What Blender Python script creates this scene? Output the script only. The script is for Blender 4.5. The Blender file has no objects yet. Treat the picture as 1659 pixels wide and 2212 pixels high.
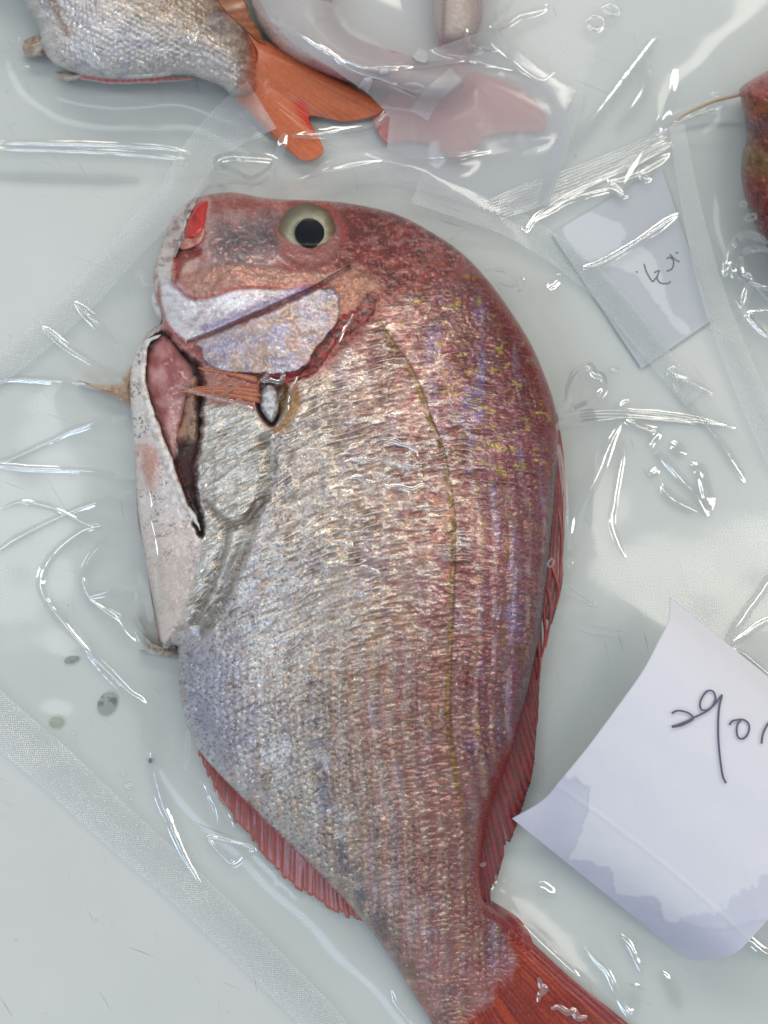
import bpy, math, random
import numpy as np
from mathutils import Vector
random.seed(7)
# ------------------------------------------------------------------ camera, world, lamps
SC = bpy.context.scene
COL = SC.collection
DW, DH = 1659.0, 2212.0                     # tracing units of the photograph
CAM_POS = np.array([0.0, -0.055, 0.470])
CAM_TGT = np.array([0.0, 0.0, 0.0])
FOV_V = math.radians(46.5)
cam_data = bpy.data.cameras.new('camera')
cam = bpy.data.objects.new('camera', cam_data); COL.objects.link(cam)
cam.location = CAM_POS
cam.rotation_euler = Vector(CAM_TGT - CAM_POS).to_track_quat('-Z', 'Y').to_euler()
cam_data.sensor_fit = 'VERTICAL'; cam_data.sensor_height = 36.0
cam_data.lens = 18.0 / math.tan(FOV_V / 2)
cam_data.clip_start = 0.01; cam_data.clip_end = 20.0
cam_data.dof.use_dof = True
cam_data.dof.focus_distance = 0.437
cam_data.dof.aperture_fstop = 8.0
SC.camera = cam

world = bpy.data.worlds.new('World'); SC.world = world; world.use_nodes = True
bgn = world.node_tree.nodes['Background']
bgn.inputs[0].default_value = (0.88, 0.94, 1.0, 1); bgn.inputs[1].default_value = 0.46

def area_lamp(name, loc, sx, sy, watts, col):
    l = bpy.data.lights.new(name, 'AREA'); l.shape = 'RECTANGLE'; l.size = sx; l.size_y = sy
    l.energy = watts; l.color = col
    o = bpy.data.objects.new(name, l); COL.objects.link(o); o.location = loc
    o.rotation_euler = (Vector((0, 0, 0)) - Vector(loc)).to_track_quat('-Z', 'Y').to_euler()
    return o
area_lamp('ceiling_lamp', (0.05, 1.45, 1.50), 1.9, 0.26, 13.0, (1.0, 0.93, 0.80))
area_lamp('ceiling_lamp', (1.15, 0.10, 1.50), 0.26, 1.9, 9.5, (1.0, 0.93, 0.82))
area_lamp('ceiling_lamp', (-1.10, 0.25, 1.50), 0.24, 1.7, 5.0, (0.95, 0.97, 1.0))
area_lamp('daylight_opening', (-0.85, -1.30, 1.30), 1.5, 0.30, 7.0, (0.55, 0.74, 1.0))

SC.render.engine = 'CYCLES'
SC.cycles.use_denoising = True
SC.cycles.max_bounces = 7; SC.cycles.transparent_max_bounces = 24
SC.cycles.caustics_reflective = False; SC.cycles.caustics_refractive = False
SC.cycles.sample_clamp_indirect = 4.0
SC.view_settings.view_transform = 'Standard'; SC.view_settings.look = 'None'
SC.view_settings.exposure = 0.0; SC.view_settings.gamma = 1.0

# ------------------------------------------------------------------ photo units -> world
_f = CAM_TGT - CAM_POS; _f = _f / np.linalg.norm(_f)
_r = np.cross(_f, [0, 1, 0]); _r = _r / np.linalg.norm(_r)
_u = np.cross(_r, _f)
_TH = math.tan(FOV_V / 2)
def W(px, py, z):
    """point at height z (m) seen at tracing position (px, py)"""
    px = np.asarray(px, float); py = np.asarray(py, float); z = np.asarray(z, float)
    a = (px - DW / 2) / (DH / 2) * _TH; b = (DH / 2 - py) / (DH / 2) * _TH
    dx = _f[0] + a * _r[0] + b * _u[0]; dy = _f[1] + a * _r[1] + b * _u[1]; dz = _f[2] + a * _r[2] + b * _u[2]
    t = (z - CAM_POS[2]) / dz
    return np.stack([CAM_POS[0] + t * dx, CAM_POS[1] + t * dy, z + 0 * t], -1)
def PRJ(P):
    q = np.asarray(P) - CAM_POS
    d = q @ _f
    return np.stack([DW / 2 + (q @ _r) / d / _TH * DH / 2, DH / 2 - (q @ _u) / d / _TH * DH / 2], -1)
MM = 0.001

# ------------------------------------------------------------------ numeric helpers
def lin(c):
    c = np.asarray(c, float) / 255.0
    return np.where(c <= 0.04045, c / 12.92, ((c + 0.055) / 1.055) ** 2.4)
def sstep(a, b, x):
    t = np.clip((x - a) / (b - a), 0, 1); return t * t * (3 - 2 * t)
def _hash(ix, iy, seed):
    h = (ix.astype(np.int64) * 374761393 + iy.astype(np.int64) * 668265263 + seed * 974634777) & 0xffffffff
    h = ((h ^ (h >> 13)) * 1274126177) & 0xffffffff
    h = ((h ^ (h >> 16)) * 2246822519) & 0xffffffff
    return ((h ^ (h >> 15)) & 0xffffff) / float(0xffffff)
def noise(x, y, seed=0):
    x = np.asarray(x, float); y = np.asarray(y, float)
    ix = np.floor(x); iy = np.floor(y); fx = x - ix; fy = y - iy
    fx = fx * fx * (3 - 2 * fx); fy = fy * fy * (3 - 2 * fy)
    a = _hash(ix, iy, seed); b = _hash(ix + 1, iy, seed); c = _hash(ix, iy + 1, seed); d = _hash(ix + 1, iy + 1, seed)
    return (a * (1 - fx) + b * fx) * (1 - fy) + (c * (1 - fx) + d * fx) * fy
def fbm(x, y, seed=0, o=4):
    s = 0; a = 0.5; t = 0
    for i in range(o):
        s = s + a * noise(x * 2 ** i + 17.3 * i, y * 2 ** i - 9.1 * i, seed + i); t += a; a *= 0.5
    return s / t
def ridge(x, y, seed=0, o=3):
    s = 0; a = 0.5; t = 0
    for i in range(o):
        s = s + a * (1 - np.abs(2 * noise(x * 2 ** i + 5.7 * i, y * 2 ** i + 3.3 * i, seed + i) - 1)); t += a; a *= 0.5
    return s / t
def crom(pts, n=6, closed=False):
    p = np.asarray(pts, float)
    if closed: q = np.vstack([p[-1], p, p[0], p[1]])
    else: q = np.vstack([2 * p[0] - p[1], p, 2 * p[-1] - p[-2]])
    out = []
    m = len(p) if closed else len(p) - 1
    for i in range(m):
        a, b, c, d = q[i], q[i + 1], q[i + 2], q[i + 3]
        for k in range(n):
            t = k / n
            out.append(0.5 * (2 * b + (c - a) * t + (2 * a - 5 * b + 4 * c - d) * t * t + (-a + 3 * b - 3 * c + d) * t ** 3))
    if not closed: out.append(p[-1])
    return np.array(out)
def resample(p, n):
    p = np.asarray(p, float); s = np.r_[0, np.cumsum(np.linalg.norm(np.diff(p, axis=0), axis=1))]
    t = np.linspace(0, s[-1], n)
    return np.stack([np.interp(t, s, p[:, k]) for k in range(p.shape[1])], -1)
def seg_dist(px, py, pts, closed=False):
    best = np.full(px.shape, 1e9); p = np.asarray(pts, float)
    q = np.vstack([p, p[:1]]) if closed else p
    for (x0, y0), (x1, y1) in zip(q[:-1], q[1:]):
        dx, dy = x1 - x0, y1 - y0; L = dx * dx + dy * dy + 1e-9
        t = np.clip(((px - x0) * dx + (py - y0) * dy) / L, 0, 1)
        best = np.minimum(best, (px - x0 - t * dx) ** 2 + (py - y0 - t * dy) ** 2)
    return np.sqrt(best)
def inside(px, py, pts):
    p = np.asarray(pts, float); c = np.zeros(px.shape, bool)
    for (x0, y0), (x1, y1) in zip(p, np.roll(p, -1, 0)):
        if y0 == y1: continue
        c ^= ((y0 > py) != (y1 > py)) & (px < (x1 - x0) * (py - y0) / (y1 - y0) + x0)
    return c
def sdist(px, py, pts):
    d = seg_dist(px, py, pts, True); return np.where(inside(px, py, pts), d, -d)
def near(px, py, pts, pad):
    p = np.asarray(pts); return (px > p[:, 0].min() - pad) & (px < p[:, 0].max() + pad) & (py > p[:, 1].min() - pad) & (py < p[:, 1].max() + pad)
def pmask(px, py, pts, feather, wob=0, ws=30, seed=3, closed=True, smooth=True):
    """1 inside the traced patch, soft edge, wobbling outline"""
    out = np.zeros(px.shape); m = near(px, py, pts, feather + wob + 5)
    if not m.any(): return out
    q = crom(pts, 3, True) if smooth else np.asarray(pts, float)
    x, y = px[m], py[m]
    d = sdist(x, y, q)
    if wob: d = d + (fbm(x / ws, y / ws, seed) - 0.5) * 2 * wob
    out[m] = sstep(-feather, feather, d); return out
def lmask(px, py, pts, width, feather):
    out = np.zeros(px.shape); m = near(px, py, pts, width + feather + 5)
    if not m.any(): return out
    d = seg_dist(px[m], py[m], crom(pts, 4)); out[m] = 1 - sstep(width - feather, width + feather, d); return out

# ------------------------------------------------------------------ object helpers
def new_obj(name, me, parent=None, mat=None):
    o = bpy.data.objects.new(name, me); COL.objects.link(o)
    if parent is not None: o.parent = parent
    if mat is not None: me.materials.append(mat)
    return o
def empty(name, label, cat, group=None, loc=(0, 0, 0)):
    o = bpy.data.objects.new(name, None); COL.objects.link(o); o.empty_display_size = 0.02
    tag(o, label, cat, group); return o
def tag(o, label, cat, group=None):
    o['label'] = label; o['category'] = cat
    if group: o['group'] = group
def mesh(name, V, F, smooth=True, cols=None, attrs=None, uv=None):
    me = bpy.data.meshes.new(name)
    me.from_pydata([tuple(v) for v in V], [], [tuple(int(i) for i in f) for f in F])
    finish(me, smooth, cols, attrs, uv, len(V)); return me
def fastmesh(name, V, Q, cols=None, attrs=None, uv=None):
    """all-quad mesh from numpy arrays"""
    V = np.asarray(V, np.float32); Q = np.asarray(Q, np.int32)
    me = bpy.data.meshes.new(name)
    me.vertices.add(len(V)); me.vertices.foreach_set('co', V.ravel())
    me.loops.add(Q.size); me.loops.foreach_set('vertex_index', Q.ravel())
    me.polygons.add(len(Q)); me.polygons.foreach_set('loop_start', np.arange(0, Q.size, 4, dtype=np.int32))
    me.update(calc_edges=True)
    finish(me, True, cols, attrs, uv, len(V)); return me
def finish(me, smooth, cols, attrs, uv, n):
    if smooth: me.polygons.foreach_set('use_smooth', [True] * len(me.polygons))
    if cols is not None:
        a = me.color_attributes.new('Col', 'FLOAT_COLOR', 'POINT')
        c = np.ones((n, 4), np.float32); c[:, :3] = cols; a.data.foreach_set('color', c.ravel())
    for k, v in (attrs or {}).items():
        a = me.attributes.new(k, 'FLOAT', 'POINT'); a.data.foreach_set('value', np.asarray(v, np.float32).ravel())
    if uv is not None:
        a = me.attributes.new('st', 'FLOAT_VECTOR', 'POINT')
        c = np.zeros((n, 3), np.float32); c[:, :2] = uv; a.data.foreach_set('vector', c.ravel())
    me.update()
def gridquads(ny, nx, off=0, wrap=False):
    i = np.arange(ny - 1)[:, None]; j = np.arange(nx - 1)[None, :]
    a = off + i * nx + j
    q = np.stack([a, a + nx, a + nx + 1, a + 1], -1).reshape(-1, 4)
    if wrap:
        a = off + np.arange(ny - 1) * nx + nx - 1
        q = np.vstack([q, np.stack([a, a + nx, a + 1, a - nx + 1], -1)])
    return q

# ------------------------------------------------------------------ materials
def mat_new(name):
    m = bpy.data.materials.new(name); m.use_nodes = True; nt = m.node_tree
    for n in list(nt.nodes): nt.nodes.remove(n)
    return m, nt, nt.nodes, nt.links
def N(nt, t, **kw):
    n = nt.nodes.new(t)
    for k, v in kw.items():
        if k.startswith('i_'):
            n.inputs[k[2:].replace('_', ' ')].default_value = v
        elif k.startswith('n'):
            n.inputs[int(k[1:])].default_value = v
        else: setattr(n, k, v)
    return n
def m_math(nt, op, a, b=None, clamp=False):
    n = nt.nodes.new('ShaderNodeMath'); n.operation = op; n.use_clamp = clamp
    for i, v in ((0, a), (1, b)):
        if v is None: continue
        if isinstance(v, (int, float)): n.inputs[i].default_value = v
        else: nt.links.new(v, n.inputs[i])
    return n.outputs[0]
def noise_tex(nt, scale, detail=3, rough=0.55, vec=None, stretch=None):
    co = nt.nodes.new('ShaderNodeTexCoord').outputs['Object'] if vec is None else vec
    if stretch is not None:
        if len(stretch) > 3:
            mr = nt.nodes.new('ShaderNodeMapping'); mr.inputs['Rotation'].default_value = (0, 0, stretch[3]); nt.links.new(co, mr.inputs[0]); co = mr.outputs[0]
        mp = nt.nodes.new('ShaderNodeMapping'); mp.inputs['Scale'].default_value = stretch[:3]
        nt.links.new(co, mp.inputs[0]); co = mp.outputs[0]
    n = nt.nodes.new('ShaderNodeTexNoise'); n.inputs['Scale'].default_value = scale
    n.inputs['Detail'].default_value = detail; n.inputs['Roughness'].default_value = rough
    nt.links.new(co, n.inputs['Vector']); return n.outputs[0]
def ramp(nt, fac, stops):
    r = nt.nodes.new('ShaderNodeValToRGB'); e = r.color_ramp.elements
    while len(e) < len(stops): e.new(0.5)
    for k, (p, c) in enumerate(stops):
        e[k].position = p; e[k].color = (c[0], c[1], c[2], 1) if not isinstance(c, (int, float)) else (c, c, c, 1)
    nt.links.new(fac, r.inputs[0]); return r.outputs[0]
def bump(nt, h, strength, dist, normal=None):
    b = nt.nodes.new('ShaderNodeBump'); b.inputs['Strength'].default_value = strength; b.inputs['Distance'].default_value = dist
    nt.links.new(h, b.inputs['Height'])
    if normal is not None: nt.links.new(normal, b.inputs['Normal'])
    return b.outputs[0]

def skin_material(name, glitter=1.0, rough=0.25, sss=0.0, coat=0.25, bumpd=0.00025, scale=2600):
    m, nt, nd, lk = mat_new(name)
    out = N(nt, 'ShaderNodeOutputMaterial'); p = N(nt, 'ShaderNodeBsdfPrincipled')
    c = N(nt, 'ShaderNodeAttribute', attribute_name='Col'); me = N(nt, 'ShaderNodeAttribute', attribute_name='metal')
    n1 = noise_tex(nt, scale, 3, 0.6); n2 = noise_tex(nt, scale * 0.32, 3, 0.6)
    fl = noise_tex(nt, scale * 0.5, 2, 0.5)
    mixc = N(nt, 'ShaderNodeMix', data_type='RGBA', blend_type='MULTIPLY'); mixc.inputs[0].default_value = 0.85
    lk.new(c.outputs['Color'], mixc.inputs[6]); lk.new(ramp(nt, fl, [(0.28, 0.9), (0.5, 1.0), (0.72, 1.1)]), mixc.inputs[7])
    lk.new(mixc.outputs[2], p.inputs['Base Color'])
    lk.new(m_math(nt, 'MULTIPLY', me.outputs['Fac'], 1.0), p.inputs['Metallic'])
    lk.new(ramp(nt, n2, [(0.3, rough - 0.10), (0.7, rough + 0.10)]), p.inputs['Roughness'])
    p.inputs['Specular IOR Level'].default_value = 0.5
    p.inputs['Coat Weight'].default_value = coat; p.inputs['Coat Roughness'].default_value = 0.12
    if sss:
        p.inputs['Subsurface Weight'].default_value = sss; p.inputs['Subsurface Radius'].default_value = (0.004, 0.0015, 0.001)
        p.inputs['Subsurface Scale'].default_value = 1.0
    b = bump(nt, n2, 0.55 * glitter, bumpd * 2)
    b = bump(nt, n1, 0.15 * glitter, bumpd, b)
    lk.new(b, p.inputs['Normal']); lk.new(p.outputs[0], out.inputs[0])
    return m
M_SKIN = skin_material('fish_skin')
M_FLESH = skin_material('wet_flesh', 0.35, 0.22, 0.25, 0.6, 0.0003, 700)
M_FIN = skin_material('fin_membrane', 0.4, 0.3, 0.0, 0.5, 0.0002, 1500)

def film_material(name, haze=0.05, tint=(0.97, 0.985, 0.98), f0=0.028, rough=0.11, bs=0.05, bscale=50):
    m, nt, nd, lk = mat_new(name)
    out = N(nt, 'ShaderNodeOutputMaterial'); tr = N(nt, 'ShaderNodeBsdfTransparent'); tr.inputs[0].default_value = (*tint, 1)
    gl = N(nt, 'ShaderNodeBsdfGlossy'); gl.inputs['Roughness'].default_value = rough; gl.inputs[0].default_value = (1, 1, 1, 1)
    df = N(nt, 'ShaderNodeBsdfDiffuse'); df.inputs[0].default_value = (0.82, 0.85, 0.86, 1)
    tl = N(nt, 'ShaderNodeBsdfTranslucent'); tl.inputs[0].default_value = (0.82, 0.85, 0.86, 1)
    lw = N(nt, 'ShaderNodeLayerWeight')
    h = noise_tex(nt, bscale, 3, 0.5)
    b = bump(nt, h, bs, 0.002); lk.new(b, gl.inputs['Normal'])
    # where the film clings wet to the skin it has no air gap and hardly reflects by itself
    tc = N(nt, 'ShaderNodeAttribute', attribute_name='touch').outputs['Fac']; inv = m_math(nt, 'SUBTRACT', 1.0, m_math(nt, 'MULTIPLY', tc, 0.86))
    fac = m_math(nt, 'MULTIPLY', m_math(nt, 'ADD', m_math(nt, 'MULTIPLY', m_math(nt, 'POWER', lw.outputs['Facing'], 5.0), 0.3), f0), inv)
    dm = N(nt, 'ShaderNodeMixShader'); dm.inputs[0].default_value = 0.5; lk.new(df.outputs[0], dm.inputs[1]); lk.new(tl.outputs[0], dm.inputs[2])
    hz = N(nt, 'ShaderNodeMixShader'); lk.new(m_math(nt, 'MULTIPLY', inv if haze < .1 else 1.0, haze), hz.inputs[0]); lk.new(tr.outputs[0], hz.inputs[1]); lk.new(dm.outputs[0], hz.inputs[2])
    mx = N(nt, 'ShaderNodeMixShader'); lk.new(fac, mx.inputs[0]); lk.new(hz.outputs[0], mx.inputs[1]); lk.new(gl.outputs[0], mx.inputs[2])
    lk.new(mx.outputs[0], out.inputs[0]); return m
M_FILM = film_material('clear_film')
M_CREASE = film_material('clear_film_crease', 0.0, (0.99, 0.995, 0.99), 0.27, 0.09, 0.0)
M_HAZY = film_material('cloudy_film', 0.26, (0.97, 0.97, 0.98), 0.04, 0.10, 0.06, 40)
M_FOLD = film_material('folded_film', 0.42, (0.95, 0.96, 0.98), 0.04, 0.16, 0.06, 50)

def seal_material():
    m, nt, nd, lk = mat_new('embossed_seal')
    out = N(nt, 'ShaderNodeOutputMaterial'); tr = N(nt, 'ShaderNodeBsdfTransparent'); tr.inputs[0].default_value = (0.97, 0.98, 0.98, 1)
    st = N(nt, 'ShaderNodeAttribute', attribute_name='st'); sx = N(nt, 'ShaderNodeSeparateXYZ'); lk.new(st.outputs['Vector'], sx.inputs[0])
    wv = noise_tex(nt, 0.12, 2, 0.5, st.outputs['Vector'])
    a = m_math(nt, 'SINE', m_math(nt, 'ADD', m_math(nt, 'MULTIPLY', sx.outputs[0], 2 * math.pi / 1.25), m_math(nt, 'MULTIPLY', wv, 9.0)))
    c = m_math(nt, 'SINE', m_math(nt, 'MULTIPLY', sx.outputs[1], 2 * math.pi / 1.05))
    weave = m_math(nt, 'MULTIPLY', a, c)
    gl = N(nt, 'ShaderNodeBsdfGlossy'); gl.inputs['Roughness'].default_value = 0.16
    lk.new(bump(nt, weave, 0.5, 0.00035), gl.inputs['Normal'])
    df = N(nt, 'ShaderNodeBsdfDiffuse'); df.inputs[0].default_value = (0.86, 0.88, 0.90, 1)
    lk.new(bump(nt, weave, 0.5, 0.0004), df.inputs['Normal'])
    hz = N(nt, 'ShaderNodeMixShader'); lk.new(ramp(nt, m_math(nt, 'MULTIPLY', m_math(nt, 'ADD', weave, 1.0), 0.5), [(0.15, 0.07), (0.9, 0.40)]), hz.inputs[0])  # bright sparkle dots of the weave painted in as a whiter mix
    lk.new(tr.outputs[0], hz.inputs[1]); lk.new(df.outputs[0], hz.inputs[2])
    mx = N(nt, 'ShaderNodeMixShader'); mx.inputs[0].default_value = 0.085; lk.new(hz.outputs[0], mx.inputs[1]); lk.new(gl.outputs[0], mx.inputs[2])
    lk.new(mx.outputs[0], out.inputs[0]); return m
M_SEAL = seal_material()

def simple(name, col, rough=0.4, spec=0.5, coat=0.0, attr=False, metal=0.0, trans=0.0):
    m, nt, nd, lk = mat_new(name)
    out = N(nt, 'ShaderNodeOutputMaterial'); p = N(nt, 'ShaderNodeBsdfPrincipled')
    n = noise_tex(nt, 900, 3)
    mixc = N(nt, 'ShaderNodeMix', data_type='RGBA', blend_type='MULTIPLY'); mixc.inputs[0].default_value = 0.3
    lk.new(ramp(nt, n, [(0.3, 0.75), (0.7, 1.1)]), mixc.inputs[7])
    if attr:
        a = N(nt, 'ShaderNodeAttribute', attribute_name='Col'); lk.new(a.outputs['Color'], mixc.inputs[6])
    else: mixc.inputs[6].default_value = (*lin(col), 1)
    lk.new(mixc.outputs[2], p.inputs['Base Color'])
    p.inputs['Roughness'].default_value = rough; p.inputs['Specular IOR Level'].default_value = spec; p.inputs['Coat Weight'].default_value = coat
    p.inputs['Metallic'].default_value = metal
    if trans:
        t = N(nt, 'ShaderNodeBsdfTransparent'); mx = N(nt, 'ShaderNodeMixShader'); mx.inputs[0].default_value = trans
        lk.new(p.outputs[0], mx.inputs[1]); lk.new(t.outputs[0], mx.inputs[2]); lk.new(mx.outputs[0], out.inputs[0])
    else: lk.new(p.outputs[0], out.inputs[0])
    return m

# ------------------------------------------------------------------ the counter
def counter_material():
    m, nt, nd, lk = mat_new('white_cutting_board')
    out = N(nt, 'ShaderNodeOutputMaterial'); p = N(nt, 'ShaderNodeBsdfPrincipled')
    base = ramp(nt, noise_tex(nt, 9, 3), [(0.3, (0.575, 0.600, 0.592)), (0.7, (0.635, 0.655, 0.648))])
    def scratches(sc, st, lo, hi):
        return ramp(nt, noise_tex(nt, sc, 2, 0.5, None, st), [(lo, 0.0), (hi, 1.0)])
    s1 = scratches(24, (1.0, 26.0, 1.0, 0.35), 0.70, 0.75)
    s2 = scratches(30, (30.0, 1.1, 1.0, -0.2), 0.705, 0.75)
    s3 = scratches(28, (1.2, 34.0, 1.0, 1.0), 0.70, 0.75)
    msk = ramp(nt, noise_tex(nt, 35, 2), [(0.42, 0.0), (0.58, 1.0)])
    s = m_math(nt, 'MULTIPLY', m_math(nt, 'ADD', m_math(nt, 'ADD', s1, s2), s3, True), msk)
    sp = ramp(nt, noise_tex(nt, 260, 2), [(0.735, 0.0), (0.775, 1.0)])
    s = m_math(nt, 'ADD', s, m_math(nt, 'MULTIPLY', sp, 0.8), True)
    mx = N(nt, 'ShaderNodeMix', data_type='RGBA'); lk.new(m_math(nt, 'MULTIPLY', s, 0.55), mx.inputs[0]); lk.new(base, mx.inputs[6]); mx.inputs[7].default_value = (0.25, 0.27, 0.26, 1)
    lk.new(mx.outputs[2], p.inputs['Base Color'])
    lk.new(ramp(nt, noise_tex(nt, 60, 3), [(0.3, 0.26), (0.7, 0.42)]), p.inputs['Roughness'])
    lk.new(bump(nt, m_math(nt, 'SUBTRACT', noise_tex(nt, 220, 3), s), 0.12, 0.0006), p.inputs['Normal'])
    lk.new(p.outputs[0], out.inputs[0]); return m
def box(name, x0, x1, y0, y1, z0, z1, mat, parent=None):
    V = [(x, y, z) for z in (z0, z1) for y in (y0, y1) for x in (x0, x1)]
    F = [(0, 2, 3, 1), (4, 5, 7, 6), (0, 1, 5, 4), (2, 6, 7, 3), (0, 4, 6, 2), (1, 3, 7, 5)]
    return new_obj(name, mesh(name, V, F, False), parent, mat)
ct = box('counter_top', -0.55, 0.55, -0.60, 0.60, -0.03, 0.0, counter_material()); ct['kind'] = 'structure'

# ------------------------------------------------------------------ height maps that the films drape over
CS = 8; GX0, GY0 = -320, -480; GNX, GNY = 296, 400
class HField:
    def __init__(s): s.h = np.zeros((GNY, GNX)); s.film = None
    def splat(s, px, py, z):
        i = np.round((np.asarray(py) - GY0) / CS).astype(int).ravel(); j = np.round((np.asarray(px) - GX0) / CS).astype(int).ravel()
        z = np.asarray(z).ravel(); m = (i >= 0) & (i < GNY) & (j >= 0) & (j < GNX)
        np.maximum.at(s.h, (i[m], j[m]), z[m])
    def drape(s, decay=0.994, margin=0.0006, iters=260, seed=5, und=0.0006, base=0.0005):
        h = s.h.copy()
        p = np.pad(h, 1, mode='edge'); H = np.max([p[a:a + GNY, b:b + GNX] for a in range(3) for b in range(3)], 0)
        f = H.copy()
        for _ in range(iters):
            q = np.pad(f, 1, mode='edge')
            f = np.maximum(H, decay * 0.25 * (q[:-2, 1:-1] + q[2:, 1:-1] + q[1:-1, :-2] + q[1:-1, 2:]))
        for _ in range(2):
            q = np.pad(f, 1, mode='edge'); f = np.maximum(H, 0.2 * (q[:-2, 1:-1] + q[2:, 1:-1] + q[1:-1, :-2] + q[1:-1, 2:] + f))
        X, Y = np.meshgrid(GX0 + CS * np.arange(GNX), GY0 + CS * np.arange(GNY))
        free = 1 - np.clip(H / 0.006, 0, 0.85)
        s.touch = np.exp(-np.maximum(f - H, 0) / 0.0012) * np.clip((H - 0.003) / 0.003, 0, 1)
        f = f + margin + base + und * 2 * fbm(X / 150, Y / 150, seed, 2) * free
        s.film = f
    def __call__(s, px, py, g=None):
        g = s.film if g is None else g
        x = np.clip((np.asarray(px, float) - GX0) / CS, 1, GNX - 3.001); y = np.clip((np.asarray(py, float) - GY0) / CS, 1, GNY - 3.001)
        i = y.astype(int); j = x.astype(int)
        def bw(t): return ((1 - t) ** 3 / 6, (3 * t ** 3 - 6 * t * t + 4) / 6, (-3 * t ** 3 + 3 * t * t + 3 * t + 1) / 6, t ** 3 / 6)
        wy = bw(y - i); wx = bw(x - j); r = 0
        for a in range(4):
            for b in range(4): r = r + wy[a] * wx[b] * g[i + a - 1, j + b - 1]
        return r
H_MAIN, H_TOP, H_MID, H_RIGHT = HField(), HField(), HField(), HField()

# ------------------------------------------------------------------ generic builders
def patch(outline, step):
    """regular grid clipped to an outline, border pulled onto the outline; returns px, py, d, quads"""
    o = np.asarray(outline)
    xs = np.arange(o[:, 0].min() - 2 * step, o[:, 0].max() + 2 * step, step); ys = np.arange(o[:, 1].min() - 2 * step, o[:, 1].max() + 2 * step, step)
    X, Y = np.meshgrid(xs, ys); D = sdist(X, Y, o)
    gy, gx = np.gradient(np.where(np.abs(D) < 1e8, D, 0), step)
    gl = np.hypot(gx, gy) + 1e-6
    ok = D > -1.45 * step
    c = ok[:-1, :-1] & ok[1:, :-1] & ok[:-1, 1:] & ok[1:, 1:]
    anyin = (D[:-1, :-1] > 0) | (D[1:, :-1] > 0) | (D[:-1, 1:] > 0) | (D[1:, 1:] > 0)
    c &= anyin
    ny, nx = D.shape; a = np.arange(ny * nx).reshape(ny, nx)
    Q = np.stack([a[:-1, :-1], a[1:, :-1], a[1:, 1:], a[:-1, 1:]], -1)[c]
    used = np.unique(Q); remap = np.full(ny * nx, -1); remap[used] = np.arange(len(used)); Q = remap[Q]
    x = X.ravel()[used]; y = Y.ravel()[used]; d = D.ravel()[used]
    ex = (gx / gl).ravel()[used]; ey = (gy / gl).ravel()[used]
    neg = d < 0
    x = np.where(neg, x - d * ex, x); y = np.where(neg, y - d * ey, y); d = np.maximum(d, 0)
    return x, y, d, Q

def fish_body(name, parent, outline, step, zfun, relief, colour, hf, mat=M_SKIN, smooth_n=3, dfun=None, lower=0.0):
    o = crom(outline, smooth_n, True)
    x, y, d, Q = patch(o, step)
    if dfun is not None: d = dfun(x, y)
    z0, zr = zfun(x, y, d)
    C, metal, dep = colour(x, y, d)
    z = np.maximum(z0 + (relief(x, y, d) + dep - lower) * MM, 0.0015)
    hf.splat(x, y, np.maximum(z0 + np.minimum(dep * 0.6, 0) * MM, z))
    V = W(x, y, z)
    # the underside: three rings drawn in towards the counter
    o2 = resample(np.vstack([o, o[:1]]), 260)[:-1]; n = len(o2)
    zo = zfun(o2[:, 0], o2[:, 1], np.zeros(n) if dfun is None else dfun(o2[:, 0], o2[:, 1]))[0] - lower * MM - (0 if dfun is None else .0004)
    cen = o2.mean(0); tang = np.roll(o2, -1, 0) - np.roll(o2, 1, 0)
    nrm = np.stack([-tang[:, 1], tang[:, 0]], -1); nrm /= np.linalg.norm(nrm, axis=1)[:, None] + 1e-9
    tst = o2 + nrm * 3; sgn = np.where(inside(tst[:, 0], tst[:, 1], o), 1, -1)[:, None]
    rings = []
    for ins, k in ((0, 1.0), (3, 0.75), (9, 0.42), (20, 0.16), (36, 0.03)):
        p = o2 + nrm * sgn * ins; rings.append(W(p[:, 0], p[:, 1], np.maximum(zo * k, 0.0004)))
    R = np.vstack(rings)
    q2 = gridquads(len(rings), n, len(V), True)
    Cr, mr, _ = colour(o2[:, 0], o2[:, 1], np.zeros(n) if dfun is None else dfun(o2[:, 0], o2[:, 1]))
    C = np.vstack([C] + [Cr] * len(rings)); metal = np.r_[metal, np.tile(mr, len(rings))]
    return new_obj(name, fastmesh(name, np.vstack([V, R]), np.vstack([Q, q2]), C, {'metal': metal}), parent, mat)

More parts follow.
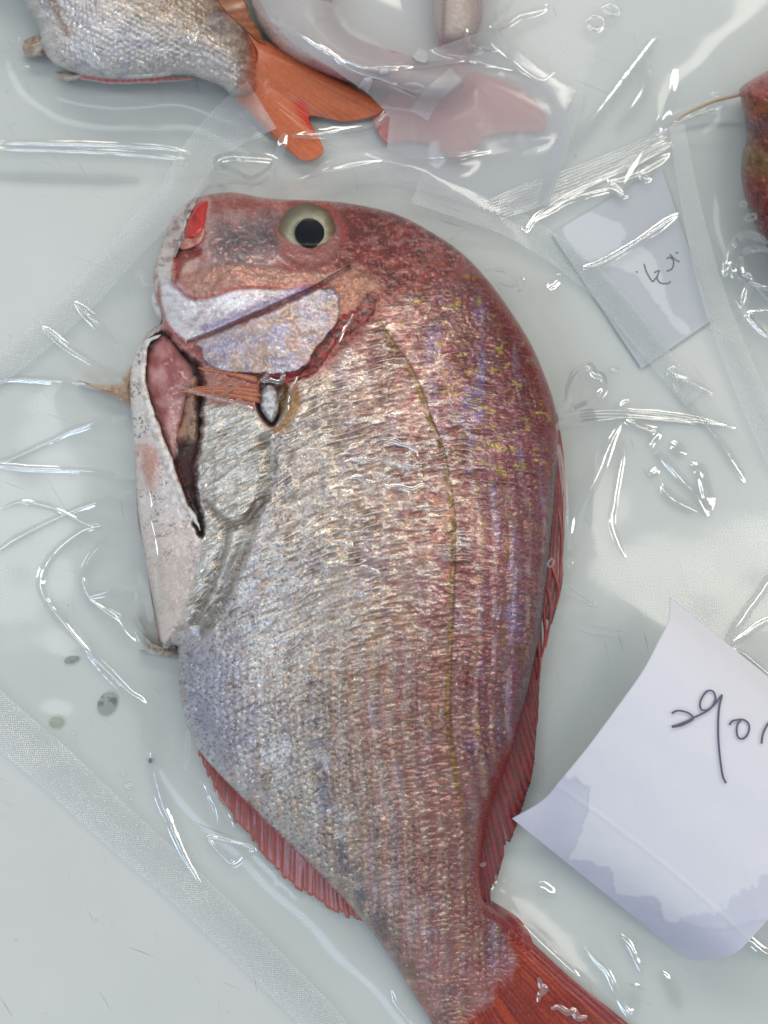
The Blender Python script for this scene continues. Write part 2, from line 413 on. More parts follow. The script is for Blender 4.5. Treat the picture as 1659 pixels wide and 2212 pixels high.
def fin(name, parent, inner, outer, zin, zout, nray, colfun, hf, jag=0.0, thick=0.7, relief=0.35, seed=1, mat=M_FIN, nl=14, sub=5, smooth=True, along=False):
    """fin blade between a base line and an outer line: rays in relief, frayed rim, two faces"""
    nA = nray * sub + 1
    a = resample(crom(inner, 6) if smooth else inner, nA); b = resample(crom(outer, 6) if smooth else outer, nA)
    rng = np.random.RandomState(seed)
    cut = 1 - jag * np.repeat(rng.rand(nray + 1), sub)[:nA] * (0.6 + 0.4 * np.sin(np.arange(nA) * 1.7) ** 2)
    s = np.linspace(0, 1, nl)[:, None]; t = np.linspace(0, 1, nA)[None, :]
    end = a + (b - a) * cut[:, None]
    P = a[None] + (end - a)[None] * s[..., None]
    zi = np.interp(t, np.linspace(0, 1, len(np.atleast_1d(zin))), np.atleast_1d(zin)); zo = np.interp(t, np.linspace(0, 1, len(np.atleast_1d(zout))), np.atleast_1d(zout))
    ph = t * nray * 2 * np.pi + 1.3 * np.sin(t * 19 + seed)
    if along: ph = s * nray * 2 * np.pi + 2.0 * np.sin(t * 5 + seed)
    z = (zi + (zo - zi) * s) * MM + relief * MM * (0.5 + 0.5 * np.cos(ph)) * (0.4 + 0.6 * s)
    z = np.maximum(z, 0.0012)
    px, py = P[..., 0], P[..., 1]
    hf.splat(px, py, z)
    top = W(px.ravel(), py.ravel(), z.ravel()); bot = W(px.ravel(), py.ravel(), np.maximum(z.ravel() - thick * MM, 0.0003))
    Q1 = gridquads(nl, nA); n = len(top); Q2 = gridquads(nl, nA, n)[:, ::-1]
    e = [(j, j + 1, n + j + 1, n + j) for j in range(nA - 1)] + [((nl - 1) * nA + j + 1, (nl - 1) * nA + j, n + (nl - 1) * nA + j, n + (nl - 1) * nA + j + 1) for j in range(nA - 1)]
    e += [(i * nA + nA - 1, i * nA + nA + nA - 1, n + i * nA + nA + nA - 1, n + i * nA + nA - 1) for i in range(nl - 1)] + [((i + 1) * nA, i * nA, n + i * nA, n + (i + 1) * nA) for i in range(nl - 1)]
    C = colfun(px.ravel(), py.ravel(), (s + 0 * t).ravel(), (t + 0 * s).ravel(), np.cos(ph + 0 * s + 0 * t).ravel())
    me = fastmesh(name, np.vstack([top, bot]), np.vstack([Q1, Q2, np.array(e)]), np.vstack([C, C]), {'metal': np.zeros(2 * n)})
    return new_obj(name, me, parent, mat)

def tube(name, parent, pts, radii, mat, col=None, seg=8):
    """tapered tube through 3-D points"""
    P = np.asarray(pts, float); n = len(P); T = np.gradient(P, axis=0); T /= np.linalg.norm(T, axis=1)[:, None] + 1e-12
    up = np.array([0, 0, 1.0]); A = np.cross(T, up); A /= np.linalg.norm(A, axis=1)[:, None] + 1e-9; B = np.cross(A, T)
    th = np.arange(seg) / seg * 2 * np.pi; R = np.broadcast_to(np.asarray(radii, float), (n,))
    V = P[:, None] + R[:, None, None] * (np.cos(th)[None, :, None] * A[:, None] + np.sin(th)[None, :, None] * B[:, None])
    V = V.reshape(-1, 3); Q = [tuple(q) for q in gridquads(n, seg, 0, True)]
    F = Q + [tuple(range(seg))[::-1], tuple((n - 1) * seg + k for k in range(seg))]
    cols = None if col is None else np.tile(lin(col), (len(V), 1))
    return new_obj(name, mesh(name, V, F, True, cols, {'metal': np.zeros(len(V))}), parent, mat)

def crease(parent, hf, pts, width=9.0, height=0.55, closed=False, lift=0.15, mat=None, seed=0, name='film_crease', taper=True):
    p = crom(pts, 8, closed)
    if closed: p = np.vstack([p, p[:1]])
    L = np.linalg.norm(np.diff(p, axis=0), axis=1).sum(); n = max(8, int(L / 3.5)); p = resample(p, n)
    p = p + (np.stack([fbm(np.arange(n) / 9, np.full(n, seed * 3.1), 11), fbm(np.arange(n) / 9, np.full(n, seed * 7.7), 12)], -1) - 0.5) * 3.0
    if closed: p[-1] = p[0]
    T = np.gradient(p, axis=0)
    if closed: T[0] = T[-1] = p[1] - p[-2]
    T /= np.linalg.norm(T, axis=1)[:, None] + 1e-9; Nn = np.stack([-T[:, 1], T[:, 0]], -1)
    k = np.linspace(-1, 1, 9)
    amp = 0.55 + 0.9 * fbm(np.arange(n) / 14, np.full(n, seed * 1.3), 21)
    if closed: rad = np.linalg.norm(p - p.mean(0), axis=1).min(); f_ = min(1.0, .42 * rad / width); width *= f_; height *= max(f_, .5)
    width = width * 1.25; height = height * 1.0
    wid = width * (0.7 + 0.6 * fbm(np.arange(n) / 18, np.full(n, seed * 2.3), 22))
    if taper and not closed:
        e = np.clip(np.minimum(np.arange(n), n - 1 - np.arange(n)) / (0.18 * n + 1), 0.03, 1) ** 0.6; amp = amp * e; wid = wid * (0.35 + 0.65 * e)
    P = p[:, None] + Nn[:, None] * (k[None, :, None] * wid[:, None, None])
    base = hf(P[..., 0], P[..., 1])
    z = base + (lift + height * amp[:, None] * np.cos(k[None] * np.pi / 2) ** 2) * MM
    V = W(P[..., 0].ravel(), P[..., 1].ravel(), z.ravel())
    return new_obj(name, fastmesh(name, V, gridquads(n, 9)), parent, mat or M_CREASE)

def strip(name, parent, hf, pts, width, lift, mat, sub=10, wob=0.25, seed=0):
    """flat band along a line (photo units), lying just over a film; st attribute in millimetres"""
    p = resample(crom(pts, 10), 220); T = np.gradient(p, axis=0); T /= np.linalg.norm(T, axis=1)[:, None]; Nn = np.stack([-T[:, 1], T[:, 0]], -1)
    wd = np.interp(np.linspace(0, 1, len(p)), np.linspace(0, 1, len(np.atleast_1d(width))), np.atleast_1d(width))
    k = np.linspace(-0.5, 0.5, sub); P = p[:, None] + Nn[:, None] * (k[None, :, None] * wd[:, None, None])
    z = hf(P[..., 0], P[..., 1]) + lift * MM + wob * MM * fbm(P[..., 0] / 40, P[..., 1] / 40, seed)
    s = np.r_[0, np.cumsum(np.linalg.norm(np.diff(p, axis=0), axis=1))] * 0.18
    uv = np.stack([np.broadcast_to(s[:, None], P.shape[:2]), k[None] * wd[:, None] * 0.18], -1).reshape(-1, 2)
    return new_obj(name, fastmesh(name, W(P[..., 0].ravel(), P[..., 1].ravel(), z.ravel()), gridquads(len(p), sub), None, None, uv), parent, mat)

def film_sheet(name, parent, hf, outline, step, mat, lift=0.0, amp=0.0, seed=0):
    o = crom(outline, 2, True) if False else np.asarray(outline, float)
    x, y, d, Q = patch(resample(np.vstack([o, o[:1]]), 4 * len(o) + 1)[:-1] if False else o, step)
    z = hf(x, y) + lift * MM + amp * MM * fbm(x / 60, y / 60, seed)
    return new_obj(name, fastmesh(name, W(x, y, z), Q, None, {'touch': np.clip(hf(x, y, hf.touch), 0, 1)}), parent, mat)
def ell(cx, cy, rx, ry, rot=0, n=10):
    t = np.arange(n) / n * 2 * np.pi; c, s = math.cos(rot), math.sin(rot)
    return [(cx + rx * math.cos(a) * c - ry * math.sin(a) * s, cy + rx * math.cos(a) * s + ry * math.sin(a) * c) for a in t]

# ================================================================== THE MAIN FISH
Z3 = lambda pts: [(270 + .358 * x, 378 + .358 * y) for x, y in pts]
Z4 = lambda pts: [(216 + .3663 * x, 648 + .3663 * y) for x, y in pts]
Z5 = lambda pts: [(594 + .4232 * x, 648 + .4232 * y) for x, y in pts]
Z6 = lambda pts: [(324 + .5207 * x, 1350 + .5207 * y) for x, y in pts]
Z7 = lambda pts: [(1026 + .4387 * x, 1242 + .4387 * y) for x, y in pts]

OUT = [(432, 424), (500, 415), (575, 428), (650, 432), (740, 437), (850, 460), (930, 500), (1000, 548), (1060, 612), (1110, 682), (1150, 748),
       (1177, 812), (1194, 860), (1204, 905), (1206, 960), (1203, 1020), (1197, 1100), (1190, 1180), (1183, 1250), (1172, 1330), (1160, 1400), (1144, 1480), (1124, 1560),
       (1100, 1640), (1076, 1702), (1054, 1770), (1042, 1840), (1040, 1900), (1046, 1945), (1070, 1968), (1136, 2023), (1201, 2084), (1267, 2141), (1345, 2202), (1440, 2290), (1500, 2400), (1380, 2420), (1260, 2400), (1200, 2500), (1130, 2600), (1050, 2540), (1000, 2420), (970, 2310), (950, 2240),
       (928, 2200), (900, 2160), (870, 2110), (830, 2050), (780, 1985), (700, 1900), (600, 1800), (500, 1700), (430, 1620), (395, 1540), (385, 1460), (382, 1395),
       (352, 1400), (338, 1330), (312, 1200), (296, 1080), (292, 980), (285, 900), (280, 840), (288, 780), (318, 718), (346, 702), (350, 680), (334, 640),
       (331, 590), (346, 540), (366, 480), (400, 440)]
LAT = [(814, 690), (848, 745), (882, 792), (907, 847), (928, 906), (954, 974), (966, 1037), (977, 1113), (977, 1198), (975, 1283), (971, 1367), (968, 1452),
       (967, 1558), (985, 1683), (1001, 1767), (1005, 1850), (1010, 1950)]
CAV = Z4([(360, 190), (440, 250), (520, 340), (585, 390), (608, 500), (600, 640), (590, 780), (575, 900), (560, 1010), (570, 1130), (592, 1260), (596, 1390),
          (560, 1300), (500, 1170), (460, 1060), (420, 940), (380, 870), (345, 740), (300, 600), (262, 480), (250, 380), (290, 250)])
GILL = Z3([(1490, 740), (1430, 850), (1310, 910), (1220, 1000), (1150, 1110), (1100, 1165), (1000, 1205), (860, 1215), (700, 1195)])
GROOVE = Z3([(385, 1005), (550, 945), (700, 878), (850, 815), (1000, 745), (1130, 690), (1260, 610), (1350, 560)])
HOLE = Z4([(945, 500), (990, 465), (1060, 470), (1110, 530), (1110, 620), (1060, 700), (1015, 745), (960, 700), (925, 620)])
YS = [400, 600, 900, 1200, 1500, 1800, 2000, 2150, 2300]
def zmain(x, y, d):
    zm = np.interp(y, YS, [30, 40, 47, 49, 43, 31, 22, 14, 8]); D = np.interp(y, YS, [190, 290, 370, 380, 330, 200, 130, 120, 110])
    left = sstep(620, 330, x) * sstep(700, 800, y) * (1 - sstep(1380, 1500, y))
    zm = zm * (1 - 0.10 * left)
    zr = zm * np.interp(y, YS, [.34, .34, .33, .33, .33, .33, .30, .25, .25])
    t = np.clip(d / D, 0, 1); z = zr + (zm - zr) * np.sqrt(1 - (1 - t) ** 2 + 1e-6)
    sd = (x - 1010) * .78 + (y - 2100) * .62; k = sstep(-110, 70, sd) * sstep(1880, 1990, y); zt = np.clip(9.5 - .022 * sd, 2.5, 20)
    z = z + (zt * (.75 + .25 * np.clip(d / 30, 0, 1)) - z) * k; zr = zr + (zt * .75 - zr) * k
    return z * MM, zr * MM
def scales(u, v, su, sv, seed):
    wu = u + 26 * (fbm(u / 45, v / 45, seed) - .5); wv = v + 22 * (fbm(u / 50, v / 50, seed + 5) - .5)
    r = np.floor(wv / sv); uu = wu / su + 0.5 * (r % 2); c = np.floor(uu)
    lu = uu - c - .5; lv = wv / sv - r - .5
    dome = np.clip(1 - (1.9 * lu) ** 2 - (1.7 * lv) ** 2, 0, 1) ** 0.6 * (0.55 + .45 * np.clip(.5 - lu, 0, 1) * 2)
    return dome, _hash(c, r, seed + 40)
def kx(x):   # running direction of the skin wrinkles
    return np.interp(x, [300, 500, 700, 850, 1000, 1250], [-210, -60, 35, 70, 85, 60])
def main_fields(x, y):
    q = y + kx(x)
    w1 = ridge(x / 46 + .6 * fbm(x / 90, y / 90, 61), q / 12.5, 31, 3)
    w2 = ridge(x / 24, q / 7.0, 35, 2)
    return w1, w2
LATC = crom(LAT, 4)
def latx(y): return np.interp(y, LATC[:, 1], LATC[:, 0])
def masks_region(x, y):
    body = np.clip(sstep(-26, 26, 34 * (fbm(x / 18, y / 14, 79) - .5) + (y - np.interp(x, [330, 440, 560, 640, 700, 760, 800, 830, 900, 1000, 1060], [700, 800, 824, 830, 800, 740, 690, 660, 620, 590, 560]))), 0, 1)
    low = sstep(1300, 1560, y + 0.25 * (x - 700) + 60 * (fbm(x / 80, y / 80, 77) - .5)) * body
    low = np.maximum(low, pmask(x, y, [(380, 1390), (480, 1400), (560, 1500), (640, 1700), (500, 1700), (380, 1500)], 40, 20))
    back = sstep(20, 110, x - latx(y)) * body
    wr = body * (1 - low) * (1 - .55 * back)
    return body, low, back, wr
def relief_main(x, y, d):
    body, low, back, wr = masks_region(x, y)
    w1, w2 = main_fields(x, y)
    ax = y * 1.0; v = x - latx(y)
    dome, rnd = scales(ax, v, 17, 15, 50)
    dome2, rnd2 = scales(ax, v, 12, 17, 80)
    edge = sstep(0, 22, d)
    pa = .35 + 1.3 * sstep(.35, .65, fbm(x / 55, y / 70, 18)); pb = .25 + 1.1 * sstep(.36, .62, fbm(x / 50, y / 60, 19))
    r = wr * pa * (1.5 * (w1 - .5) + 0.7 * (w2 - .5)) + low * (0.75 * dome * (.5 + rnd) * pb + .9 * (w2 - .5) + .7 * (w1 - .5) * (1 - .6 * pb)) + back * (1 - low) * (0.6 * dome2 * (.4 + rnd2) * pb + .8 * (w1 - .5) * pa)
    r = r + body * .2 * (fbm(x / 7, y / 6, 23, 2) - .5)
    r = r * (1 - sstep(30, 110, (x - 1010) * .78 + (y - 2100) * .62) * sstep(1930, 1985, y))
    r = r + body * 1.5 * (fbm(x / 110, y / 110, 15, 3) - .5) * edge
    r = r + (1 - body) * (0.7 * (fbm(x / 26, y / 26, 16) - .5) + 0.22 * (fbm(x / 6, y / 6, 17) - .5))
    return r * edge
def lerp3(a, b, t): return a + (b - a) * t[:, None]
def col_main(x, y, d):
    body, low, back, wr = masks_region(x, y); v = x - latx(y); dep = np.zeros(x.shape)
    w1, w2 = main_fields(x, y)
    stops = [-560, -380, -250, -120, 0, 90, 180, 260]
    cs = lin([(206, 205, 204), (200, 196, 191), (190, 181, 172), (178, 156, 146), (164, 130, 124), (150, 108, 112), (132, 86, 92), (112, 58, 60)])
    C = np.stack([np.interp(v, stops, cs[:, k]) for k in range(3)], -1)
    met = 0.40 * np.ones(x.shape)
    n0 = fbm(x / 70, y / 70, 90); n1 = fbm(x / 24, y / 30, 91); n2 = fbm(x / 7, y / 7, 92)
    # lilac and ochre clouds, rows running along the body
    C = lerp3(C, lin((146, 134, 170)), .8 * sstep(.52, .72, fbm(x / 26, y / 110, 93)) * body * (0.35 + .65 * sstep(-60, 120, v)))
    C = lerp3(C, lin((182, 148, 112)), .42 * sstep(.54, .74, fbm(x / 20 + 7, y / 60, 94)) * body * (1 - .5 * back))
    C = lerp3(C, lin((146, 84, 80)), .6 * sstep(.5, .7, n1) * body * sstep(-260, 60, v))
    rows = 0.5 + .5 * np.sin(v / 38 * 2 * np.pi + 2.5 * fbm(x / 90, y / 160, 95))
    C = C * (1 - 0.3 * (rows * sstep(1250, 1500, y) * body * sstep(-420, -200, v)))[:, None]
    # wrinkle valleys tinted red-brown, ridges lightened with painted silver glints
    val = sstep(.52, .30, w1) * wr
    C = lerp3(C, lin((112, 50, 50)), .8 * val * sstep(-260, 40, v)); C = lerp3(C, lin((112, 102, 92)), .7 * val * (1 - sstep(-260, 40, v)))
    C = lerp3(C, lin((222, 220, 214)), .55 * sstep(.66, .86, w1) * wr * (1 - .6 * sstep(0, 160, v)))
    val2 = sstep(.5, .28, w2) * body
    C = lerp3(C, lin((118, 84, 80)), .38 * val2)
    dome, rnd = scales(y * 1.0, v, 17, 15, 50); dome2, rnd2 = scales(y * 1.0, v, 12, 17, 80)
    C = C * (1 + low * (rnd - .5) * .32 - low * .26 * sstep(.45, .0, dome))[:, None]
    C = C * (1 + back * (rnd2 - .5) * .28 - back * .25 * sstep(.4, 0, dome2))[:, None]
    # silver guanine strokes and flecks, cream glints painted into their colour
    qq = y + kx(x); g1 = fbm(x / 17, qq / 5.5, 121, 3); g2 = fbm(x / 6, y / 6, 122, 2)
    C = lerp3(C, lin((230, 224, 210)), .62 * sstep(.60, .74, g1) * body * (.35 + .65 * sstep(160, -200, v)) * (1 - .5 * low)); C = lerp3(C, lin((224, 218, 210)), .14 * sstep(.64, .78, g2) * body)
    C = lerp3(C, lin((98, 50, 50)), .58 * sstep(.44, .28, g1) * body * sstep(-420, 0, v)); C = lerp3(C, lin((104, 92, 88)), .18 * sstep(.40, .26, g2) * body)
    met = met + (.42 * sstep(.46, .62, g1) + .3 * sstep(.5, .75, w1) * wr - .2 * val) * body
    st1 = (.5 + .5 * np.sin(v / 36 * 2 * np.pi + 1.8 * fbm(x / 120, y / 200, 123))) * (.6 + .8 * fbm(x / 20, y / 40, 124))
    C = lerp3(C, lin((122, 74, 88)), .42 * sstep(.35, .95, st1) * body * sstep(15, 70, v) * sstep(850, 1050, y)); C = lerp3(C, lin((150, 104, 100)), .45 * sstep(.4, 1.0, st1) * body * sstep(-330, -150, v) * (1 - sstep(0, 50, v)) * sstep(1280, 1480, y))
    C = lerp3(C, lin((206, 190, 196)), .38 * sstep(.35, .05, st1) * sstep(.42, .62, fbm(x / 12, y / 22, 125)) * body * sstep(15, 70, v) * sstep(950, 1150, y))
    C = lerp3(C, lin((108, 40, 40)), .7 * sstep(95, 10, d + 60 * (n1 - .5)) * body * sstep(100, 200, v) * (1 - .7 * sstep(950, 1150, y)))
    # yellow-green flecks on the shoulder and along the back
    yf = sstep(.62, .74, fbm(x / 15, (y + kx(x)) / 8, 96)) * sstep(-20, 120, v) * body * (1 - .75 * sstep(1000, 1150, y))
    C = lerp3(C, lin((176, 164, 92)), .7 * yf)
    for k, off in enumerate((62, 118)):
        C = lerp3(C, lin((150, 132, 84)), .45 * np.exp(-((v - off) / 6) ** 2) * sstep(950, 1100, y) * sstep(.4, .6, noise(x / 9, y / 11, 97)) * body)
    # blue-grey belly scales and dark streaks low on the flank
    blue = pmask(x, y, [(384, 1390), (500, 1400), (500, 1480), (520, 1600), (480, 1660), (410, 1560)], 40, 26, 40, 4)
    C = lerp3(C, lin((150, 155, 176)), .6 * blue)
    dk = lmask(x, y, [(672, 1480), (690, 1600), (700, 1700), (720, 1790), (760, 1900), (800, 1960), (870, 2060)], 15, 14) * sstep(.4, .6, fbm(x / 22, y / 22, 98))
    C = lerp3(C, lin((92, 92, 104)), .62 * dk)
    C = lerp3(C, lin((105, 98, 96)), .5 * lmask(x, y, [(790, 1960), (850, 2050), (910, 2130), (960, 2200)], 22, 18) * sstep(.42, .6, n1))
    spk = sstep(.70, .78, noise(x / 3.4, y / 3.4, 99)) * body * sstep(-150, -350, v)
    C = lerp3(C, lin((70, 68, 70)), .55 * spk)
    # peduncle pink, orange towards the tail
    C = lerp3(C, lin((182, 138, 134)), .5 * sstep(2000, 2110, y) * body * sstep(.35, .6, n0))
    sd = (x - 1010) * .78 + (y - 2100) * .62; ang = np.arctan2(y - 1708, x - 758)
    tl = sstep(38, 92, sd + 60 * (n1 - .5) + 26 * (n2 - .5) + 55 * sstep(60, 10, d) * sstep(1000, 1040, x)) * sstep(1930, 1985, y)
    ray = .5 + .5 * np.cos(ang * 395 + 3 * fbm(x / 60, y / 60, 171)); stk = fbm(ang * 90, sd / 130, 172)
    C = lerp3(C, lin((130, 40, 24)), .96 * tl); C = C * (1 + tl * (.28 * (ray - .55) + .9 * (stk - .5)))[:, None]; C = lerp3(C, lin((176, 82, 52)), .35 * tl * sstep(.55, .7, stk)); C = lerp3(C, lin((120, 22, 20)), .8 * tl * sstep(34, 12, d + 14 * (n1 - .5)))
    met = met * (1 - .85 * tl); dep = dep + .2 * tl * ray
    low_t = tl
    # dark red back edge
    nap = sstep(40, 6, d + 30 * (n1 - .5)) * sstep(880, 980, x) * (1 - sstep(1000, 1100, y))
    C = lerp3(C, lin((112, 32, 32)), .92 * nap); met = met * (1 - .8 * nap)
    ed = sstep(22, 4, d) * sstep(1000, 1030, x) * sstep(950, 1040, y)
    C = lerp3(C, lin((56, 34, 50)), .85 * ed * (1 - sstep(1500, 1650, y))); C = lerp3(C, lin((122, 30, 30)), .85 * sstep(30, 8, d + 20 * (n1 - .5)) * sstep(1000, 1020, x) * sstep(1500, 1660, y))
    met = met * (1 - .8 * ed)
    # lateral line
    bead = .5 + .5 * np.sin(y / 9.0 + 2 * fbm(x / 40, y / 40, 8))
    ll = lmask(x + 5 * (fbm(x / 12, y / 9, 9) - .5), y, LAT, 4.6, 2.6) * (.5 + .5 * bead) * (.45 + .55 * sstep(.3, .5, fbm(x / 30, y / 16, 10))) * (1 - .7 * sstep(1650, 1850, y)); C = lerp3(C, lin((128, 108, 62)), .95 * ll); dep = dep + .35 * ll * bead
    C = lerp3(C, lin((90, 62, 44)), .5 * lmask(x, y, [(p[0] + 6, p[1]) for p in LAT], 1.5, 2.0) * (1 - sstep(1500, 1700, y)))
    # ---- white silver belly panel and flap
    pan = pmask(x, y, Z4([(600, 400), (820, 520), (960, 720), (1030, 860), (1010, 1000), (960, 1150), (900, 1350), (800, 1500), (660, 1650), (560, 1880), (420, 1980), (520, 1700), (580, 1450), (600, 1100)]), 14, 10)
    wp = ridge(x / 40 + y / 30, (y + .35 * x) / 10, 101, 3)
    C = lerp3(C, lin((206, 202, 192)), .85 * pan); C = lerp3(C, lin((150, 138, 122)), .55 * pan * sstep(.5, .3, wp)); dep = dep + pan * 2.0 * (wp - .5); met = met + .12 * pan; C = lerp3(C, lin((230, 228, 222)), .6 * pan * sstep(.62, .8, wp))
    for pts, wd in ((Z4([(960, 830), (1010, 960), (950, 1150), (860, 1400), (770, 1640), (700, 1800), (600, 1950)]), 13), (Z4([(620, 1200), (720, 1300), (820, 1330), (950, 1180)]), 8), (Z4([(560, 1900), (640, 1700), (720, 1480), (740, 1360)]), 10)):
        l = lmask(x, y, pts, wd, wd * .8); C = lerp3(C, lin((112, 104, 92)), .55 * l); dep = dep - 1.6 * l
    flap = pmask(x, y, Z4([(180, 280), (250, 250), (250, 400), (290, 600), (345, 740), (390, 870), (420, 940), (480, 1080), (590, 1330), (600, 1450), (560, 1600), (520, 1760), (440, 1960), (350, 2000), (300, 1700), (240, 1300), (205, 1000), (180, 600)]), 6, 4)
    C = lerp3(C, lin((232, 226, 222)), .95 * flap); met = met * (1 - .6 * flap)
    fs = sstep(.60, .72, noise(x / 3.2, y / 3.2, 102)) * sstep(.46, .62, fbm(x / 26, y / 26, 103)) * flap
    C = lerp3(C, lin((70, 62, 62)), .7 * fs)
    C = lerp3(C, lin((196, 142, 130)), .75 * pmask(x, y, Z4([(230, 840), (330, 870), (350, 950), (330, 1080), (270, 1100), (220, 960)]), 18, 12, 18) * flap)
    C = lerp3(C, lin((210, 194, 182)), .5 * flap * sstep(1050, 1200, y)); dep = dep + flap * 1.0 * (fbm(x / 12, y / 12, 104) - .5)
    # ---- cavity
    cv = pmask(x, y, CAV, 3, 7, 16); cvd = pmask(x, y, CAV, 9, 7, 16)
    C = lerp3(C, lin((120, 62, 62)), cv); C = lerp3(C, lin((62, 32, 34)), cv * .8 * sstep(360, 420, x - .02 * (y - 800))); met = met * (1 - cv); dep = dep - 13 * cvd  # right side of the cut darkened, its shadow painted in
    # ---- pectoral base, hole
    ped = pmask(x, y, Z4([(590, 400), (760, 420), (950, 450), (1100, 430), (1180, 560), (1150, 680), (1060, 780), (960, 730), (880, 640), (620, 600)]), 8, 5)
    C = lerp3(C, lin((150, 98, 84)), .85 * ped); met = met * (1 - .7 * ped)
    ht = pmask(x, y, HOLE, 5); C = lerp3(C, lin((58, 40, 32)), ht); C = lerp3(C, lin((132, 98, 48)), .8 * ht * sstep(600, 612, x)); dep = dep - 6 * ht
    C = lerp3(C, lin((150, 124, 74)), .6 * pmask(x, y, Z4([(1060, 520), (1160, 500), (1180, 620), (1100, 760), (1020, 790), (1050, 700)]), 10) * (1 - ht))
    # ---- head
    head = 1 - body
    C = lerp3(C, lin((146, 80, 74)), head); met = met * (1 - head) + head * .12
    C = lerp3(C, lin((108, 42, 40)), head * sstep(690, 760, x) * .92)
    C = lerp3(C, lin((158, 88, 80)), .5 * head * sstep(.5, .68, fbm(x / 14, y / 10, 105)) * sstep(760, 820, x))
    nk = head * sstep(700, 780, x)
    C = lerp3(C, lin((92, 36, 36)), .7 * nk * sstep(.52, .36, fbm(x / 16, y / 12, 141))); C = lerp3(C, lin((172, 112, 100)), .6 * nk * sstep(.58, .72, fbm(x / 11, y / 8, 142)) * sstep(800, 900, x))
    dome3, rnd3 = scales(x * .8 + y * .6, y * .8 - x * .6, 20, 17, 180); C = C * (1 - .25 * nk * sstep(820, 900, x) * sstep(.35, 0, dome3))[:, None]; dep = dep + .5 * nk * dome3 * sstep(820, 900, x) + .5 * nk * (fbm(x / 8, y / 8, 143) - .5)
    brn = pmask(x, y, Z3([(1240, 640), (1360, 560), (1500, 620), (1560, 760), (1480, 800), (1300, 880), (1260, 800)]), 14, 8); C = lerp3(C, lin((172, 120, 96)), .85 * brn)
    C = lerp3(C, lin((190, 60, 40)), .7 * sstep(.62, .7, fbm(x / 9, y / 9, 106)) * pmask(x, y, Z3([(1100, 680), (1250, 640), (1500, 660), (1540, 760), (1440, 760), (1300, 700), (1120, 740)]), 12))
    sn = pmask(x, y, Z3([(490, 160), (620, 120), (900, 160), (970, 300), (950, 480), (1010, 540), (720, 560), (460, 590), (450, 460), (475, 330)]), 10, 6)
    C = lerp3(C, lin((172, 144, 142)), .92 * sn); met = met + .2 * sn
    C = lerp3(C, lin((98, 92, 98)), .85 * pmask(x, y, Z3([(560, 330), (720, 290), (900, 230), (940, 340), (900, 480), (760, 510), (600, 540), (540, 470)]), 26, 22, 22))
    C = lerp3(C, lin((182, 92, 84)), .7 * pmask(x, y, Z3([(500, 150), (640, 110), (900, 160), (1000, 180), (820, 220), (640, 210), (520, 230)]), 16, 8))
    bd = pmask(x, y, Z3([(320, 560), (450, 560), (700, 540), (1000, 570), (1200, 590), (1330, 560), (1230, 640), (1000, 690), (850, 680), (650, 690), (560, 730), (440, 755), (380, 720), (330, 650)]), 5, 4)
    C = lerp3(C, lin((172, 128, 114)), .92 * bd); met = met + .12 * bd; dep = dep + .5 * bd
    C = lerp3(C, lin((176, 72, 56)), .65 * lmask(x, y, Z3([(430, 745), (560, 728), (650, 688), (850, 675), (1000, 685), (1150, 650)]), 4, 4))
    wc = pmask(x, y, Z3([(215, 560), (290, 600), (330, 660), (430, 755), (560, 735), (700, 690), (900, 700), (1060, 690), (1000, 740), (850, 800), (700, 870), (550, 940), (400, 1000), (330, 970), (250, 870), (215, 700)]), 5, 3)
    C = lerp3(C, lin((228, 226, 232)), .95 * wc); met = met * (1 - wc) + .35 * wc
    C = lerp3(C, lin((120, 104, 150)), .75 * lmask(x, y, Z3([(480, 930), (700, 840), (850, 775), (1000, 720), (1100, 690)]), 9, 9))  # soft shading painted along the lower edge of the white cheek
    C = lerp3(C, lin((88, 84, 90)), .7 * pmask(x, y, Z3([(240, 560), (290, 510), (310, 600), (300, 690), (260, 640)]), 10))
    op = pmask(x, y, Z3([(420, 1020), (560, 960), (800, 860), (1000, 770), (1150, 700), (1270, 690), (1290, 860), (1230, 950), (1150, 1060), (1110, 1130), (1000, 1190), (850, 1200), (600, 1180), (480, 1120), (460, 1050)]), 2.5, 5, 16)
    on = fbm(x / 22, y / 16, 107)
    C = lerp3(C, lin((180, 174, 180)), .93 * op); C = lerp3(C, lin((150, 156, 194)), .5 * op * sstep(.46, .62, on + .1 * sstep(560, 500, y - .4 * x + 330))); C = lerp3(C, lin((172, 148, 130)), .75 * op * sstep(.45, .62, fbm(x / 30, y / 30, 108)))
    met = met * (1 - op) + .4 * op; dep = dep + 1.9 * op
    gr = lmask(x, y, GROOVE, 3.2, 3.5); C = lerp3(C, lin((92, 46, 44)), .92 * gr); dep = dep - 1.6 * lmask(x, y, GROOVE, 4, 4); met = met * (1 - gr)
    gd = seg_dist(x, y, crom(GILL, 4)) if True else 0; gt = np.interp(x, [520, 560, 640, 690, 760, 805], [2, 5, 11, 10, 13, 9]) + 5 * (fbm(x / 14, y / 14, 131) - .5)
    gt = gt + 4 + 9 * (fbm(x / 7, y / 16, 133) - .5); gm = (1 - sstep(gt - 2, gt + 5, gd)) * near(x, y, GILL, 20) * (1 - op)
    C = lerp3(C, lin((150, 16, 12)), .97 * gm); C = lerp3(C, lin((58, 8, 8)), .8 * sstep(.40, .58, fbm(x / 12, y / 7, 132)) * gm); dep = dep - .8 * gm; met = met * (1 - gm)
    # mouth
    lp = pmask(x, y, Z3([(370, 380), (300, 440), (300, 560), (330, 600), (440, 560), (460, 420), (520, 150), (440, 150), (330, 300)]), 6, 3); C = lerp3(C, lin((200, 168, 158)), .9 * lp)
